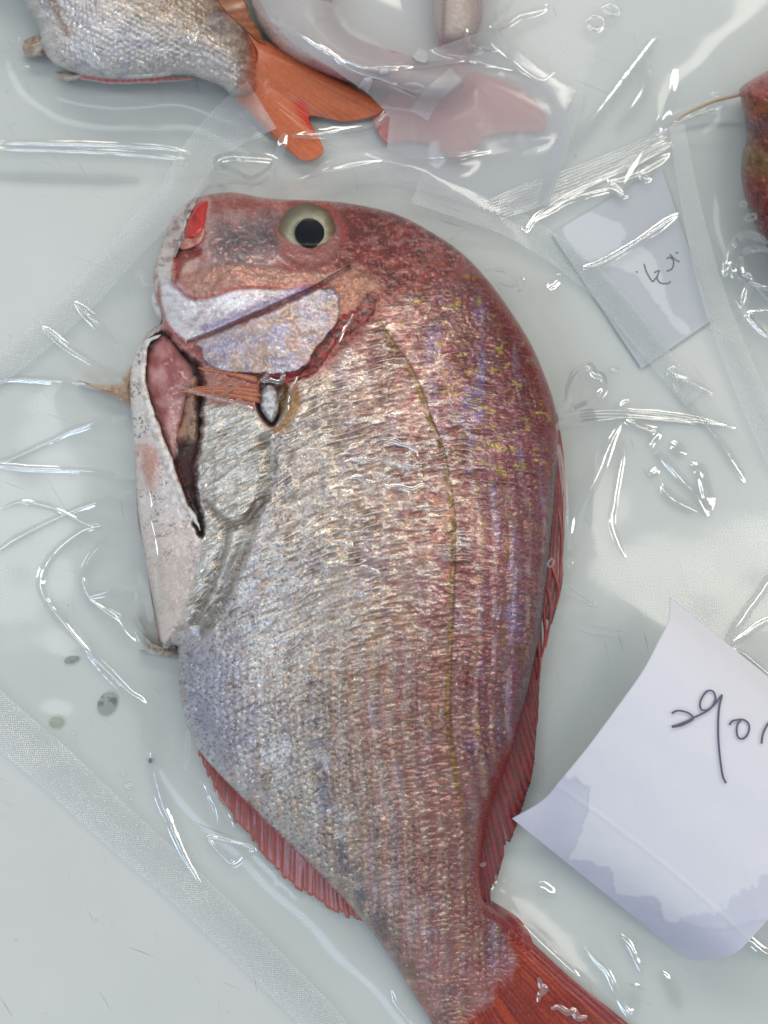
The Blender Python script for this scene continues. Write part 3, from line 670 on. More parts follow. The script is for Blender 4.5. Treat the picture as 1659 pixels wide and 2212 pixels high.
    C = lerp3(C, lin((196, 184, 176)), .8 * pmask(x, y, Z3([(345, 240), (420, 160), (400, 240), (350, 380), (325, 420)]), 6, 4))
    lr = pmask(x, y, [(345, 540), (368, 476), (402, 438), (428, 430), (408, 470), (396, 512), (380, 536), (377, 575), (374, 604), (346, 604), (336, 640), (332, 592)], 5, 4, 12); C = lerp3(C, lin((212, 206, 202)), .92 * lr); C = lerp3(C, lin((110, 104, 106)), .7 * lr * sstep(.55, .68, fbm(x / 13, y / 13, 173)))
    rd = pmask(x, y, Z3([(310, 440), (440, 430), (450, 490), (360, 530), (330, 620), (300, 640), (298, 520)]), 5, 4); C = lerp3(C, lin((136, 40, 30)), .9 * rd); dep = dep - 1.5 * rd
    C = lerp3(C, lin((140, 44, 38)), .75 * lmask(x, y, Z3([(300, 500), (300, 640), (360, 720), (420, 750)]), 6, 5))
    hm = head * (1 - gm)
    h1 = fbm(x / 10, y / 8, 161); h2 = fbm(x / 34, y / 26, 162); h3 = fbm(x / 4, y / 4, 163, 2)
    C = C * (1 + hm * (.4 * (h1 - .5) + .8 * (h2 - .5) + .2 * (h3 - .5)))[:, None]
    C = lerp3(C, lin((196, 150, 142)), .28 * hm * sstep(.56, .7, fbm(x / 18, y / 7, 164))); C = lerp3(C, lin((70, 52, 54)), .25 * hm * sstep(.60, .74, fbm(x / 13, y / 13, 165)) * (1 - .6 * op)); C = lerp3(C, lin((168, 52, 42)), .3 * hm * sstep(.60, .72, fbm(x / 20, y / 10, 166)) * (1 - op) * (1 - wc))
    C = lerp3(C, lin((226, 214, 204)), .18 * hm * sstep(.66, .78, h3)); met = met + .2 * hm * sstep(.4, .65, h1); dep = dep + hm * (.7 * (h1 - .5) + .12 * (h3 - .5))
    # eye socket
    es = pmask(x, y, ell(667, 503, 74, 72), 8); C = lerp3(C, lin((156, 104, 100)), .7 * es); C = lerp3(C, lin((172, 62, 50)), .7 * lmask(x, y, [(640, 440), (690, 440), (735, 480), (745, 520)], 5, 5))
    C = lerp3(C, lin((206, 70, 44)), .0 * es); dep = dep - 1.5 * es
    C = lerp3(C, lin((128, 106, 66)), .35 * ll * body); C = lerp3(C, lin((74, 46, 34)), .5 * lmask(x, y, [(p[0] + 7, p[1]) for p in LAT], 1.6, 2.0) * (1 - sstep(1500, 1700, y)))
    C = C * (1 + .1 * (n2 - .5))[:, None]
    lum = C @ np.array([.3, .59, .11]); C = lum[:, None] + (C - lum[:, None]) * (1.02 + .16 * body)[:, None]; C = C * np.array([1.10, 1.03, 1.045])
    C = np.clip(C, .002, 1)
    return np.clip(C, 0.002, 0.9), np.clip(met, 0, .88), dep

bream = empty('sea_bream', 'large gutted red and silver sea bream lying whole in the vacuum bag, belly cut open', 'fish', 'vacuum packed fish')
FULL = crom(OUT, 3, True)
dfull = lambda x, y: np.maximum(sdist(x, y, FULL), 0)
SEAM = [(1071, 1969), (1108, 2020), (1128, 2062), (1132, 2108), (1112, 2156), (1066, 2204), (1010, 2240), (951, 2243)]
i0 = [i for i, p in enumerate(OUT) if p == (1070, 1968)][0]; i1 = [i for i, p in enumerate(OUT) if p == (950, 2240)][0]
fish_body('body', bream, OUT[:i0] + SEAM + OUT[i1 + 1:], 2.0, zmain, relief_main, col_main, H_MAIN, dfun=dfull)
fish_body('tail_fin', bream, [(1020, 1960), (1044, 1946)] + OUT[i0:i1 + 1] + [(p[0] - 10, p[1] - 8) for p in SEAM[::-1][1:-1]], 2.0, zmain, relief_main, col_main, H_MAIN, M_SKIN, 3, dfull, .12)

def zat(px, py, pts=OUT):
    x = np.atleast_1d(np.asarray(px, float)); y = np.atleast_1d(np.asarray(py, float))
    d = np.maximum(sdist(x, y, crom(OUT, 3, True)), 0); return zmain(x, y, d)[0]
# ---- eye
ez = float(zat(667, 502)[0])
def dome_mesh(name, parent, cx, cy, r, z0, h, mat, colfun, nr=22, na=64, wob=0.0, seed=0, hf=None, pw=2.0, sq=1.0):
    rr = np.linspace(0.0, 1, nr); th = np.arange(na) / na * 2 * np.pi
    R, T = np.meshgrid(rr, th, indexing='ij')
    k = 1 + wob * (fbm(np.cos(T) * 1.5 + 5, np.sin(T) * 1.5 + 5, seed) - .5) * 2
    px = cx + r * R * k * np.cos(T); py = cy + r * sq * R * k * np.sin(T)
    z = z0 + h * (1 - R ** pw)
    if hf is not None: hf.splat(px, py, z)
    C = colfun(R.ravel(), T.ravel(), px.ravel(), py.ravel())
    return new_obj(name, fastmesh(name, W(px.ravel(), py.ravel(), z.ravel()), gridquads(nr, na, 0, True), C, {'metal': np.zeros(R.size)}), parent, mat)
def eye_col(R, T, px, py):
    n = fbm(px / 9, py / 9, 31); C = np.tile(lin((168, 162, 142)), (len(R), 1))
    C = lerp3(C, lin((128, 118, 94)), sstep(.62, .85, R + .25 * (n - .5))); C = lerp3(C, lin((96, 62, 36)), sstep(.78, .97, R + .12 * (n - .5)))
    C = lerp3(C, lin((74, 78, 70)), .7 * sstep(.56, .44, R)); C = lerp3(C, lin((196, 196, 172)), .7 * np.exp(-((R - .62 + .06 * (n - .5)) / .07) ** 2)); C = C * (1 + .5 * (fbm(px / 4, py / 4, 33) - .5))[:, None]; C = lerp3(C, lin((120, 86, 76)), .5 * sstep(.8, .95, R) * sstep(.4, .6, n)); C = lerp3(C, lin((104, 104, 92)), .7 * np.clip(-np.sin(T + .5), 0, 1) * sstep(.5, .65, R))  # top shading painted into the upper iris colour
    C = lerp3(C, lin((150, 120, 62)), .6 * np.clip(np.sin(T - .6), 0, 1) * sstep(.66, .9, R)); return C * np.array([.92, .88, .82])
M_EYE = simple('wet_eye', (200, 200, 180), 0.38, 0.4, 0.0, True)
M_PUP = simple('eye_pupil', (9, 14, 26), 0.45, 0.12, 0.0)
eye = dome_mesh('eye', bream, 664, 502, 63, ez - 1.8 * MM, 4.6 * MM, M_EYE, eye_col, wob=.05, hf=H_MAIN, pw=2.6)
dome_mesh('pupil', eye, 669, 503, 32, ez + 2.5 * MM, 0.85 * MM, M_PUP, lambda R, T, a, b: np.tile(lin((14, 20, 34)), (len(R), 1)), 8, 48, .07, 4, H_MAIN)
# ---- mouth lining
def blob(name, parent, pts, z0, h, mat, colfun, hf=None, step=2.0, smooth=True, rel=0.0, relf=None, skirt=True, wob=0.0):
    o = crom(pts, 5, True) if smooth else np.asarray(pts, float)
    if wob: o = resample(np.vstack([o, o[:1]]), 160)[:-1]; o = o + wob * (np.stack([fbm(o[:, 0] / 30, o[:, 1] / 30, 181, 5), fbm(o[:, 0] / 30, o[:, 1] / 30, 182, 5)], -1) - .5)
    x, y, d, Q = patch(o, step); D = max(d.max(), 1e-3)
    z = (z0(x, y) if callable(z0) else z0) + h * np.sqrt(np.clip(1 - (1 - d / D) ** 2, 0, 1)) + (relf(x, y) * MM if relf is not None else 0)
    if hf is not None: hf.splat(x, y, z)
    C = colfun(x, y, d / D)
    V = W(x, y, z); n = len(V); me_C = C
    if skirt:
        o2 = resample(np.vstack([o, o[:1]]), 90)[:-1]; zz = (z0(o2[:, 0], o2[:, 1]) if callable(z0) else np.full(len(o2), z0))
        R = np.vstack([W(o2[:, 0], o2[:, 1], zz), W(o2[:, 0], o2[:, 1], np.maximum(zz - 3 * MM, 0.0003))])
        Q = np.vstack([Q, gridquads(2, len(o2), n, True)]); V = np.vstack([V, R]); c2 = colfun(o2[:, 0], o2[:, 1], np.zeros(len(o2))); me_C = np.vstack([C, c2, c2])
    return new_obj(name, fastmesh(name, V, Q, me_C, {'metal': np.zeros(len(V))}), parent, mat)
def flat(c1, c2=None, s=14, seed=1, lo=.42, hi=.6):
    def f(x, y, d):
        C = np.tile(lin(c1), (len(x), 1))
        return C if c2 is None else lerp3(C, lin(c2), sstep(lo, hi, fbm(x / s, y / s, seed)))
    return f
zsurf = lambda off: (lambda x, y: zat(x, y) + off * MM)
blob('mouth_lining', bream, Z3([(435, 165), (500, 150), (492, 230), (476, 320), (440, 370), (385, 385), (355, 370), (368, 300), (400, 225)]), zsurf(-.5), 2.2 * MM, M_FLESH, flat((196, 38, 30), (168, 22, 20), 20), H_MAIN, 1.5)
blob('lower_lip', bream, Z3([(330, 420), (390, 392), (450, 350), (480, 300), (478, 360), (455, 410), (400, 440), (345, 450)]), zsurf(.2), 1.8 * MM, M_FLESH, flat((206, 140, 128), (176, 92, 84), 10), H_MAIN, 1.5)
blob('upper_lip', bream, Z3([(345, 330), (360, 240), (410, 165), (450, 130), (430, 175), (395, 240), (360, 330), (330, 440), (300, 500), (300, 440)]), zsurf(-.3), 1.6 * MM, M_FLESH, flat((200, 190, 184), (120, 110, 110), 12), H_MAIN, 1.5)
blob('jaw', bream, Z3([(175, 620), (215, 600), (238, 680), (245, 800), (235, 880), (200, 860), (165, 780), (160, 690)]), 9 * MM, 5 * MM, M_FLESH, flat((222, 220, 222), (196, 180, 170), 16), H_MAIN, 1.5)
# ---- belly flesh in the cut and the bone stub
zc = lambda x, y: zat(x, y) - 9.5 * MM
def flesh_col(x, y, d):
    C = np.tile(lin((186, 124, 124)), (len(x), 1)); n = fbm(x / 22, y / 30, 71)
    C = lerp3(C, lin((150, 74, 74)), .8 * sstep(.48, .66, n)); C = lerp3(C, lin((206, 160, 156)), .7 * sstep(.46, .3, n)); return C
blob('belly_flesh', bream, Z4([(360, 200), (420, 235), (500, 340), (545, 400), (560, 520), (520, 560), (490, 700), (470, 850), (440, 945), (385, 880), (355, 800), (318, 690), (284, 600), (254, 470), (246, 380), (282, 262)]), zc, 7.5 * MM, M_FLESH, flesh_col, H_MAIN, 2.0, relf=lambda x, y: 1.6 * (fbm(x / 24, y / 24, 72) - .5))
blob('membrane', bream, Z4([(520, 470), (575, 460), (580, 640), (585, 800), (560, 850), (430, 840), (480, 720), (500, 580)]), zc, 6.0 * MM, M_FLESH, flat((168, 128, 104), (112, 66, 52), 13), H_MAIN, 2.0, relf=lambda x, y: 2.0 * (ridge(x / 16, y / 30, 74) - .5))
blob('cavity_edge', bream, Z4([(250, 250), (360, 190), (330, 230), (280, 280), (262, 380), (268, 480), (300, 600), (352, 740), (385, 860), (425, 935), (470, 1060), (510, 1170), (560, 1280), (594, 1370), (545, 1310), (450, 1150), (380, 1010), (325, 860), (278, 740), (236, 570), (222, 420)]), zsurf(-.9), 2.6 * MM, M_FLESH, flat((230, 224, 222), (206, 190, 184), 10), H_MAIN, 2.0, wob=16, relf=lambda x, y: 1.6 * (fbm(x / 12, y / 9, 183) - .5))
blob('bone_stub', bream, Z4([(940, 560), (965, 515), (1005, 500), (1045, 545), (1056, 630), (1035, 700), (1010, 725), (970, 690), (940, 630)]), zsurf(-5), 6.0 * MM, M_FLESH, flat((214, 214, 218), (168, 166, 172), 7), H_MAIN, 1.5, relf=lambda x, y: 1.4 * (ridge(x / 9, y / 14, 76) - .5))
# ---- fins
def fcol(c_ray, c_mem, c_tip=None, streak=.5, seed=3):
    def f(px, py, s, t, cs):
        C = lerp3(np.tile(lin(c_mem), (len(s), 1)), lin(c_ray), (.5 + .5 * cs)); n = fbm(t * 60, s * 3, seed)
        C = C * (1 + streak * (n - .5) * 1.4)[:, None]
        if c_tip is not None: C = lerp3(C, lin(c_tip), sstep(.5, 1, s))
        return np.clip(C, .002, .9)
    return f
tb = [(1120, 2035), (1128, 2080), (1100, 2150), (1060, 2205), (985, 2248)]
DIN = [(1194, 880), (1201, 960), (1196, 1060), (1187, 1160), (1178, 1240), (1166, 1320)]
fin('dorsal_fin', bream, DIN, [(1204, 895), (1219, 985), (1224, 1090), (1219, 1190), (1213, 1270), (1192, 1350)], [15, 16, 16, 15, 14, 13], [11, 10, 10, 10, 10, 10], 4, fcol((150, 26, 22), (92, 14, 22), None, .9), H_MAIN, .1, .9, .6, 6, along=True)
fin('dorsal_fin', bream, [(1168, 1310), (1150, 1400), (1130, 1480), (1108, 1570), (1078, 1650), (1056, 1720), (1040, 1790), (1034, 1860)], [(1172, 1420), (1166, 1500), (1160, 1590), (1153, 1680), (1130, 1762), (1092, 1850), (1066, 1930), (1046, 1995)],
    [12, 13, 13, 12, 11, 10, 9, 9], [9, 9, 9, 8, 8, 7, 6, 6], 24, fcol((140, 22, 18), (82, 12, 14), None, 1.0, 5), H_MAIN, .16, .9, .5, 8)
fin('anal_fin', bream, Z6([(205, 400), (300, 570), (430, 750), (560, 880), (690, 975), (780, 1050), (850, 1120)]), Z6([(200, 540), (300, 752), (430, 905), (560, 1065), (710, 1170), (800, 1215), (900, 1240)]),
    [9, 9, 9, 8, 8, 8, 7], [5, 4, 4, 3, 3, 3, 4], 46, fcol((160, 38, 22), (132, 32, 22), (172, 76, 58), .8, 9), H_MAIN, .2, .8, .2, 12, sub=3)
fin('pelvic_fin', bream, Z4([(222, 880), (275, 1050), (300, 1250), (330, 1480), (370, 1700), (400, 1980)]), Z4([(205, 900), (213, 1100), (222, 1300), (262, 1500), (300, 1750), (345, 2020)]),
    [13, 13, 13, 12, 11, 10], [8, 8, 8, 8, 7, 7], 5, fcol((176, 158, 150), (146, 122, 112), None, .6, 4), H_MAIN, 0, .8, .7, 14, along=True)
for k in range(13):
    f = k / 12.0; r_ = random.random
    p0 = (935 + 12 * r_(), 520 + 105 * f); p1 = (760, 500 + 88 * f + 8 * r_()); p2 = (600 - 150 * (1 - abs(2 * f - .75)) * (.6 + .4 * r_()), 515 + 55 * f + 8 * r_())
    if k > 9: p0, p1, p2 = (930, 500 - 12 * (k - 9)), (780, 455 - 8 * (k - 9)), (620 - 20 * (k - 10), 425 - 8 * (k - 9))
    q = crom(Z4([p0, p1, p2]), 8); z = np.maximum(zat(q[:, 0], q[:, 1]) + .5 * MM, float(zat(q[0, 0], q[0, 1])[0]) - .010); H_MAIN.splat(q[:, 0], q[:, 1], z + .5 * MM)
    tube('fin_ray', bream, W(q[:, 0], q[:, 1], z), np.linspace(.75, .3, len(q)) * MM, M_FIN, [(176, 92, 58), (150, 70, 52), (192, 118, 84)][k % 3], 6)
SPINE_M = M_FIN
for k, (p0, p1, p2) in enumerate([((1188, 1215), (1206, 1270), (1199, 1312)), ((1180, 1260), (1190, 1320), (1178, 1398)), ((1172, 1300), (1178, 1370), (1170, 1420)), ((1160, 1370), (1166, 1430), (1163, 1470)), ((1206, 960), (1218, 1040), (1216, 1150)), ((1202, 1080), (1214, 1160), (1208, 1270))]):
    q = crom([p0, p1, p2], 6); z = np.linspace(13, 11, len(q)) * MM; H_MAIN.splat(q[:, 0], q[:, 1], z + .8 * MM)
    tube('spine', bream, W(q[:, 0], q[:, 1], z), np.linspace(.75, .45, len(q)) * MM, SPINE_M, (150, 24, 20))
# brown pelvic spine poking out to the side, frayed rays at the snout
blob('pelvic_spine', bream, [(168, 820), (196, 828), (232, 832), (258, 828), (272, 808), (286, 790), (290, 850), (286, 884), (274, 874), (250, 860), (214, 842), (184, 829)], 5 * MM, 5 * MM, M_FLESH, flat((192, 162, 132), (168, 128, 92), 9), H_MAIN, 1.5, relf=lambda x, y: .8 * (ridge(x / 40, (y + .3 * x) / 7, 75) - .5))
blob('belly_spine', bream, [(292, 1330), (312, 1370), (352, 1398), (382, 1402), (376, 1420), (340, 1416), (300, 1404), (318, 1396)], 4 * MM, 4 * MM, M_FLESH, flat((176, 158, 142), (140, 116, 96), 8), H_MAIN, 2.0)

# ================================================================== OTHER FISH
def zgen(zm, D, rim=.33):
    def f(x, y, d):
        t = np.clip(d / D, 0, 1); zr = zm * rim + 0 * d
        return (zr + (zm - zr) * np.sqrt(1 - (1 - t) ** 2 + 1e-6)) * MM, zr * MM
    return f
def relief_gen(a, b):
    def f(x, y, d):
        u = x * math.cos(.5) + y * math.sin(.5); v = -x * math.sin(.5) + y * math.cos(.5)
        dome, _ = scales(u, v, 12, 11, 150); w = ridge(u / 30, v / 9, 151)
        return sstep(0, 20, d) * (a * dome + b * (w - .5) + 1.2 * (fbm(x / 80, y / 80, 152) - .5))
    return f
Z1 = lambda pts: [(.5 * x, .5 * y) for x, y in pts]
Z2 = lambda pts: [(829 + .5 * x, .5 * y) for x, y in pts]
# ---- fish at the upper left
OUT_A = [(-260, -420), (-80, -460), (180, -380), (380, -190), (470, 0), (512, 45), (550, 82), (590, 105), (598, 150), (560, 200), (505, 206), (480, 188), (440, 172), (400, 162), (330, 168), (270, 172), (210, 168), (165, 158), (120, 140), (92, 105), (84, 60), (60, 20), (10, -60), (-180, -190)]
def col_a(x, y, d):
    C = np.tile(lin((214, 206, 204)), (len(x), 1)); n = fbm(x / 40, y / 40, 201); u = (x - 160) * .45 - (y - 60) * .9
    C = lerp3(C, lin((176, 148, 128)), sstep(20, 190, u + 60 * (n - .5)) * .85); C = lerp3(C, lin((160, 112, 104)), .8 * sstep(150, 300, u + 40 * (n - .5)))
    C = lerp3(C, lin((156, 130, 92)), .55 * sstep(.55, .7, fbm(x / 14, y / 11, 202)) * sstep(0, 150, u)); C = lerp3(C, lin((120, 108, 132)), .6 * sstep(.55, .7, fbm(x / 30, y / 30, 203)) * sstep(100, 200, u))
    C = lerp3(C, lin((182, 178, 196)), .5 * sstep(.5, .65, fbm(x / 45, y / 45, 204)) * (1 - sstep(0, 100, u)))
    C = lerp3(C, lin((182, 140, 124)), .85 * sstep(500, 560, x)); C = lerp3(C, lin((196, 96, 54)), .92 * sstep(525, 565, x + 50 * (n - .5)))
    C = lerp3(C, lin((206, 196, 192)), .9 * sstep(100, 80, x)); C = lerp3(C, lin((150, 108, 72)), .6 * lmask(x, y, Z1([(220, 0), (250, 60), (290, 140)]), 7, 6))
    dome, r = scales(x * .88 + y * .48, -x * .48 + y * .88, 12, 11, 150); C = C * (1 + (r - .5) * .24 - .2 * sstep(.4, 0, dome))[:, None]
    C = C * (1 - .22 * sstep(.5, .3, ridge(x / 20, y / 8, 205)))[:, None]
    return np.clip(C, .002, .85), (.35 + .4 * sstep(.45, .6, fbm(x / 15, y / 8, 206))) * (1 - sstep(530, 580, x)), np.zeros(len(x))
fa = empty('sea_bream', 'silver sea bream with a bright orange forked tail lying over a corner seal', 'fish', 'vacuum packed fish')
def z_a(x, y, d):
    z, zr = zgen(34, 190)(x, y, d); k = sstep(490, 588, x) * sstep(20, 80, y + 30); return z + (8.0 * MM - z) * k, zr + (7.0 * MM - zr) * k
fish_body('body', fa, OUT_A, 3.0, z_a, relief_gen(.7, 1.3), col_a, H_TOP)
def tail_a_col(px, py, s, t, cs):
    C = fcol((202, 104, 60), (196, 98, 56), None, .16, 6)(px, py, s, t, cs)
    C = lerp3(C, lin((206, 46, 18)), .95 * pmask(px, py, Z1([(1270, 440), (1320, 445), (1340, 490), (1370, 565), (1340, 560), (1290, 490)]), 9, 5, 12))
    return lerp3(C, lin((176, 84, 22)), .6 * pmask(px, py, Z1([(1340, 490), (1420, 470), (1540, 490), (1480, 530), (1370, 515)]), 14, 6, 15))
fin('tail_fin', fa, Z1([(1060, 130), (1110, 220), (1100, 300), (1040, 370), (985, 392)]), Z1([(1400, 310), (1630, 440), (1640, 490), (1500, 525), (1350, 500), (1335, 520), (1370, 580), (1395, 660), (1310, 695), (1190, 600)]),
    [12, 13.5, 13.5, 12, 10], [5, 5, 5, 5, 5], 30, tail_a_col, H_TOP, .0, 1.0, .12, 21, nl=60, smooth=True)
fin('dorsal_fin', fa, [(380, -190), (470, 0), (512, 45), (560, 90)], [(430, -200), (525, -10), (545, 40), (578, 98)], [13, 13, 13, 13], [10, 10, 10, 11], 12, fcol((170, 92, 34), (140, 66, 24)), H_TOP, .1, .9, .4, 22)
fin('anal_fin', fa, Z1([(340, 325), (480, 340), (640, 335), (830, 335)]), Z1([(350, 345), (490, 364), (700, 358), (835, 345)]), [9, 9, 9, 9], [6, 5, 5, 7], 16, fcol((196, 66, 52), (196, 120, 112), (216, 196, 200), .6), H_TOP, .2, .8, .3, 23)
blob('belly_spine', fa, Z1([(105, 175), (190, 150), (210, 215), (165, 245), (105, 238)]), 5 * MM, 3 * MM, M_FLESH, flat((190, 168, 148), (150, 118, 92), 8), H_TOP, 2)
blob('belly_spine', fa, Z1([(240, 310), (330, 315), (350, 330), (300, 350), (262, 340)]), 5 * MM, 2.5 * MM, M_FLESH, flat((200, 184, 168), (176, 150, 130), 8), H_TOP, 2)
# ---- veiled fish behind it
OUT_B = [(560, -420), (760, -420), (715, -200), (716, -40), (724, 30), (760, 76), (830, 104), (900, 122), (960, 140), (1010, 165), (960, 215), (860, 200), (760, 180), (680, 150), (610, 112), (570, 70), (545, 20), (520, -120)]
def col_b(x, y, d):
    n = fbm(x / 40, y / 40, 211); C = np.tile(lin((200, 184, 178)), (len(x), 1))  # paled towards the counter tone, some of the film haze painted in
    C = lerp3(C, lin((176, 134, 140)), .8 * sstep(40, 8, d + 30 * (n - .5)) * sstep(640, 690, x)); C = lerp3(C, lin((190, 136, 134)), .75 * sstep(700, 800, x))
    C = C * (1 - .2 * sstep(.5, .3, ridge(x / 24, y / 10, 212)))[:, None]
    return np.clip(C, .002, .85), .25 * np.ones(len(x)), np.zeros(len(x))
fb = empty('sea_bream', 'pinkish sea bream veiled by cloudy folded film behind the orange tail', 'fish', 'vacuum packed fish')
fish_body('body', fb, OUT_B, 4.0, zgen(22, 110), relief_gen(.3, .5), col_b, H_MID)
fin('tail_fin', fb, [(955, 130), (1000, 158), (990, 190), (930, 210), (850, 196)], [(1100, 180), (1160, 220), (1180, 260), (1170, 286), (1110, 286), (1050, 296), (1010, 340), (980, 344), (930, 312), (880, 306), (832, 308), (800, 250)], [7, 8, 8, 8, 7], [3, 3, 3, 3, 3], 24, fcol((206, 132, 126), (198, 122, 120), None, .25, 7), H_MID, .02, 1.0, .3, 31, nl=24)
# ---- pale fish end at the top
OUT_C = [(925, -380), (1070, -380), (1052, -150), (1044, -20), (1040, 50), (1010, 92), (975, 100), (945, 82), (934, 20), (930, -120)]
def col_c(x, y, d):
    n = fbm(x / 20, y / 60, 221); C = np.tile(lin((190, 168, 154)), (len(x), 1)); C = lerp3(C, lin((150, 106, 108)), .8 * sstep(1010, 1040, x + 20 * (n - .5)))
    C = lerp3(C, lin((120, 84, 70)), .8 * lmask(x, y, [(966, -200), (960, 0), (956, 85)], 4, 3)); C = lerp3(C, lin((164, 96, 98)), .8 * sstep(60, 100, y))
    return np.clip(C, .002, .85), .2 * np.ones(len(x)), np.zeros(len(x))
fc = empty('sea_bream', 'narrow pale brown fish end beside the veiled pink fish', 'fish', 'vacuum packed fish')
fish_body('body', fc, OUT_C, 4.0, zgen(20, 55), relief_gen(.3, .4), col_c, H_MID)
fin('tail_fin', fc, [(945, 78), (980, 96), (1030, 62)], [(960, 168), (985, 178), (1020, 110)], [7, 8, 7], [4, 4, 4], 10, fcol((182, 110, 108), (168, 96, 98)), H_MID, .05, .9, .3, 41)
# ---- red fish at the right
OUT_D = [(1597, 196), (1620, 174), (1659, 152), (1740, 100), (1850, 30), (1990, 80), (2010, 350), (1940, 560), (1820, 640), (1720, 610), (1664, 545), (1634, 492), (1613, 440), (1601, 385), (1603, 335), (1613, 300), (1606, 240)]
def col_d(x, y, d):
    n = fbm(x / 30, y / 26, 231); C = np.tile(lin((130, 38, 36)), (len(x), 1)); C = lerp3(C, lin((176, 78, 72)), .8 * sstep(235, 180, y + 40 * (n - .5)))
    C = lerp3(C, lin((112, 92, 44)), .85 * np.exp(-((y - 345 + 50 * (n - .5)) / 40) ** 2)); C = lerp3(C, lin((150, 92, 40)), .6 * np.exp(-((y - 235) / 22) ** 2)); C = lerp3(C, lin((96, 70, 78)), .8 * np.exp(-((y - 275 + 30 * (n - .5)) / 20) ** 2))
    C = lerp3(C, lin((84, 20, 22)), .7 * sstep(400, 520, y)); C = C * (1 - .3 * sstep(.5, .3, ridge(x / 20, y / 9, 232)))[:, None]
    C = lerp3(C, lin((70, 14, 18)), .6 * sstep(.5, .66, fbm(x / 9, y / 14, 233))); C = lerp3(C, lin((196, 130, 110)), .4 * sstep(.6, .74, fbm(x / 6, y / 6, 234)))
    return np.clip(C, .002, .85), .3 * np.ones(len(x)), 1.6 * (fbm(x / 18, y / 24, 235) - .5)
fd = empty('red_fish', 'dark red fish with olive flank lying at the edge beside the small note', 'fish', 'vacuum packed fish')
fish_body('body', fd, OUT_D, 4.0, zgen(36, 120), relief_gen(.4, .8), col_d, H_RIGHT)
q = crom(Z2([(1550, 405), (1420, 440), (1310, 490), (1245, 540)]), 6); zz = np.linspace(10, 3, len(q)) * MM; H_RIGHT.splat(q[:, 0], q[:, 1], zz + 1 * MM)
tube('fin_ray', fd, W(q[:, 0], q[:, 1], zz), np.linspace(.8, .35, len(q)) * MM, M_FIN, (196, 166, 128))

# ================================================================== SMALL THINGS UNDER THE FILMS
M_SCALE = simple('loose_scale', (170, 172, 158), .35, .5, .3, True, 0, .35)
def disc(name, label, cx, cy, rx, ry, rot, colfun, z0=.9, h=.35, group='loose scales in the bag', cat='fish scale', mat=M_SCALE):
    o = blob(name, None, ell(cx, cy, rx, ry, rot, 14), z0 * MM, h * MM, mat, colfun, H_MAIN, 1.5, skirt=True); tag(o, label, cat, group); return o
disc('loose_scale', 'loose oval fish scale with a dark mottled centre on the white board', 232, 1520, 20, 27, .5, lambda x, y, d: lerp3(np.tile(lin((168, 172, 168)), (len(x), 1)), lin((96, 98, 98)), sstep(.42, .6, fbm(x / 10, y / 10, 301)) * sstep(1535, 1515, y)))
disc('loose_scale', 'plain beige round fish scale near the embossed seal', 122, 1560, 16, 12, 0, flat((184, 186, 166), (172, 172, 150), 12))
disc('loose_scale', 'faint grey elongated fish scale above the mottled one', 155, 1425, 17, 8, -.25, flat((150, 158, 160), (132, 140, 142), 12))
sp = blob('dark_speck', None, ell(325, 1643, 4.5, 6, .3, 10), .9 * MM, 1.0 * MM, simple('dark_speck', (24, 34, 60), .4), flat((24, 34, 60)), H_MAIN, 1.0); tag(sp, 'tiny navy speck on the white board beside the belly', 'speck')

# note under the film
def paper_material(name):
    m, nt, nd, lk = mat_new(name)
    out = N(nt, 'ShaderNodeOutputMaterial'); p = N(nt, 'ShaderNodeBsdfPrincipled'); a = N(nt, 'ShaderNodeAttribute', attribute_name='Col')
    lk.new(a.outputs['Color'], p.inputs['Base Color']); p.inputs['Roughness'].default_value = .55; p.inputs['Specular IOR Level'].default_value = .35
    lk.new(bump(nt, noise_tex(nt, 900, 4), .18, .0004), p.inputs['Normal'])
    t = N(nt, 'ShaderNodeBsdfTranslucent'); lk.new(a.outputs['Color'], t.inputs[0]); mx = N(nt, 'ShaderNodeMixShader'); mx.inputs[0].default_value = .12
    lk.new(p.outputs[0], mx.inputs[1]); lk.new(t.outputs[0], mx.inputs[2]); lk.new(mx.outputs[0], out.inputs[0]); return m
M_PAPER = paper_material('note_paper'); M_INK = simple('grey_ballpoint_ink', (98, 96, 116), .45, .3)
def ribbon(name, parent, P3, nrm, width, mat):
    """flat ink stroke along 3-D points"""
    P = np.asarray(P3); T = np.gradient(P, axis=0); S = np.cross(T, nrm); S /= np.linalg.norm(S, axis=1)[:, None] + 1e-12
    w = np.broadcast_to(np.asarray(width, float), (len(P),))[:, None] * .5 * MM
    V = np.stack([P - S * w, P + S * w], 1).reshape(-1, 3)
    return new_obj(name, fastmesh(name, V, gridquads(len(P), 2)), parent, mat)
note = empty('paper_note', 'small damp white note under the film marked with a short grey scrawl', 'note', 'handwritten paper notes')
NP = np.array([(1192, 505), (1428, 362), (1540, 690), (1386, 796)], float)
s, t = np.meshgrid(np.linspace(0, 1, 90), np.linspace(0, 1, 90), indexing='ij')
P = (NP[0] * (1 - s)[..., None] + NP[1] * s[..., None]) * (1 - t)[..., None] + (NP[3] * (1 - s)[..., None] + NP[2] * s[..., None]) * t[..., None]
x, y = P[..., 0].ravel(), P[..., 1].ravel(); z = (1.0 + 1.2 * fbm(x / 110, y / 110, 311)) * MM; H_RIGHT.splat(x, y, z)
wet = 1 - np.maximum(pmask(x, y, Z2([(780, 960), (860, 920), (950, 940), (1050, 1000), (1000, 1080), (880, 1130), (820, 1080)]), 3, 8, 20), pmask(x, y, Z2([(960, 1150), (1120, 1060), (1200, 1180), (1240, 1330), (1330, 1420), (1280, 1440), (1160, 1290), (1080, 1180)]), 3, 8, 20))
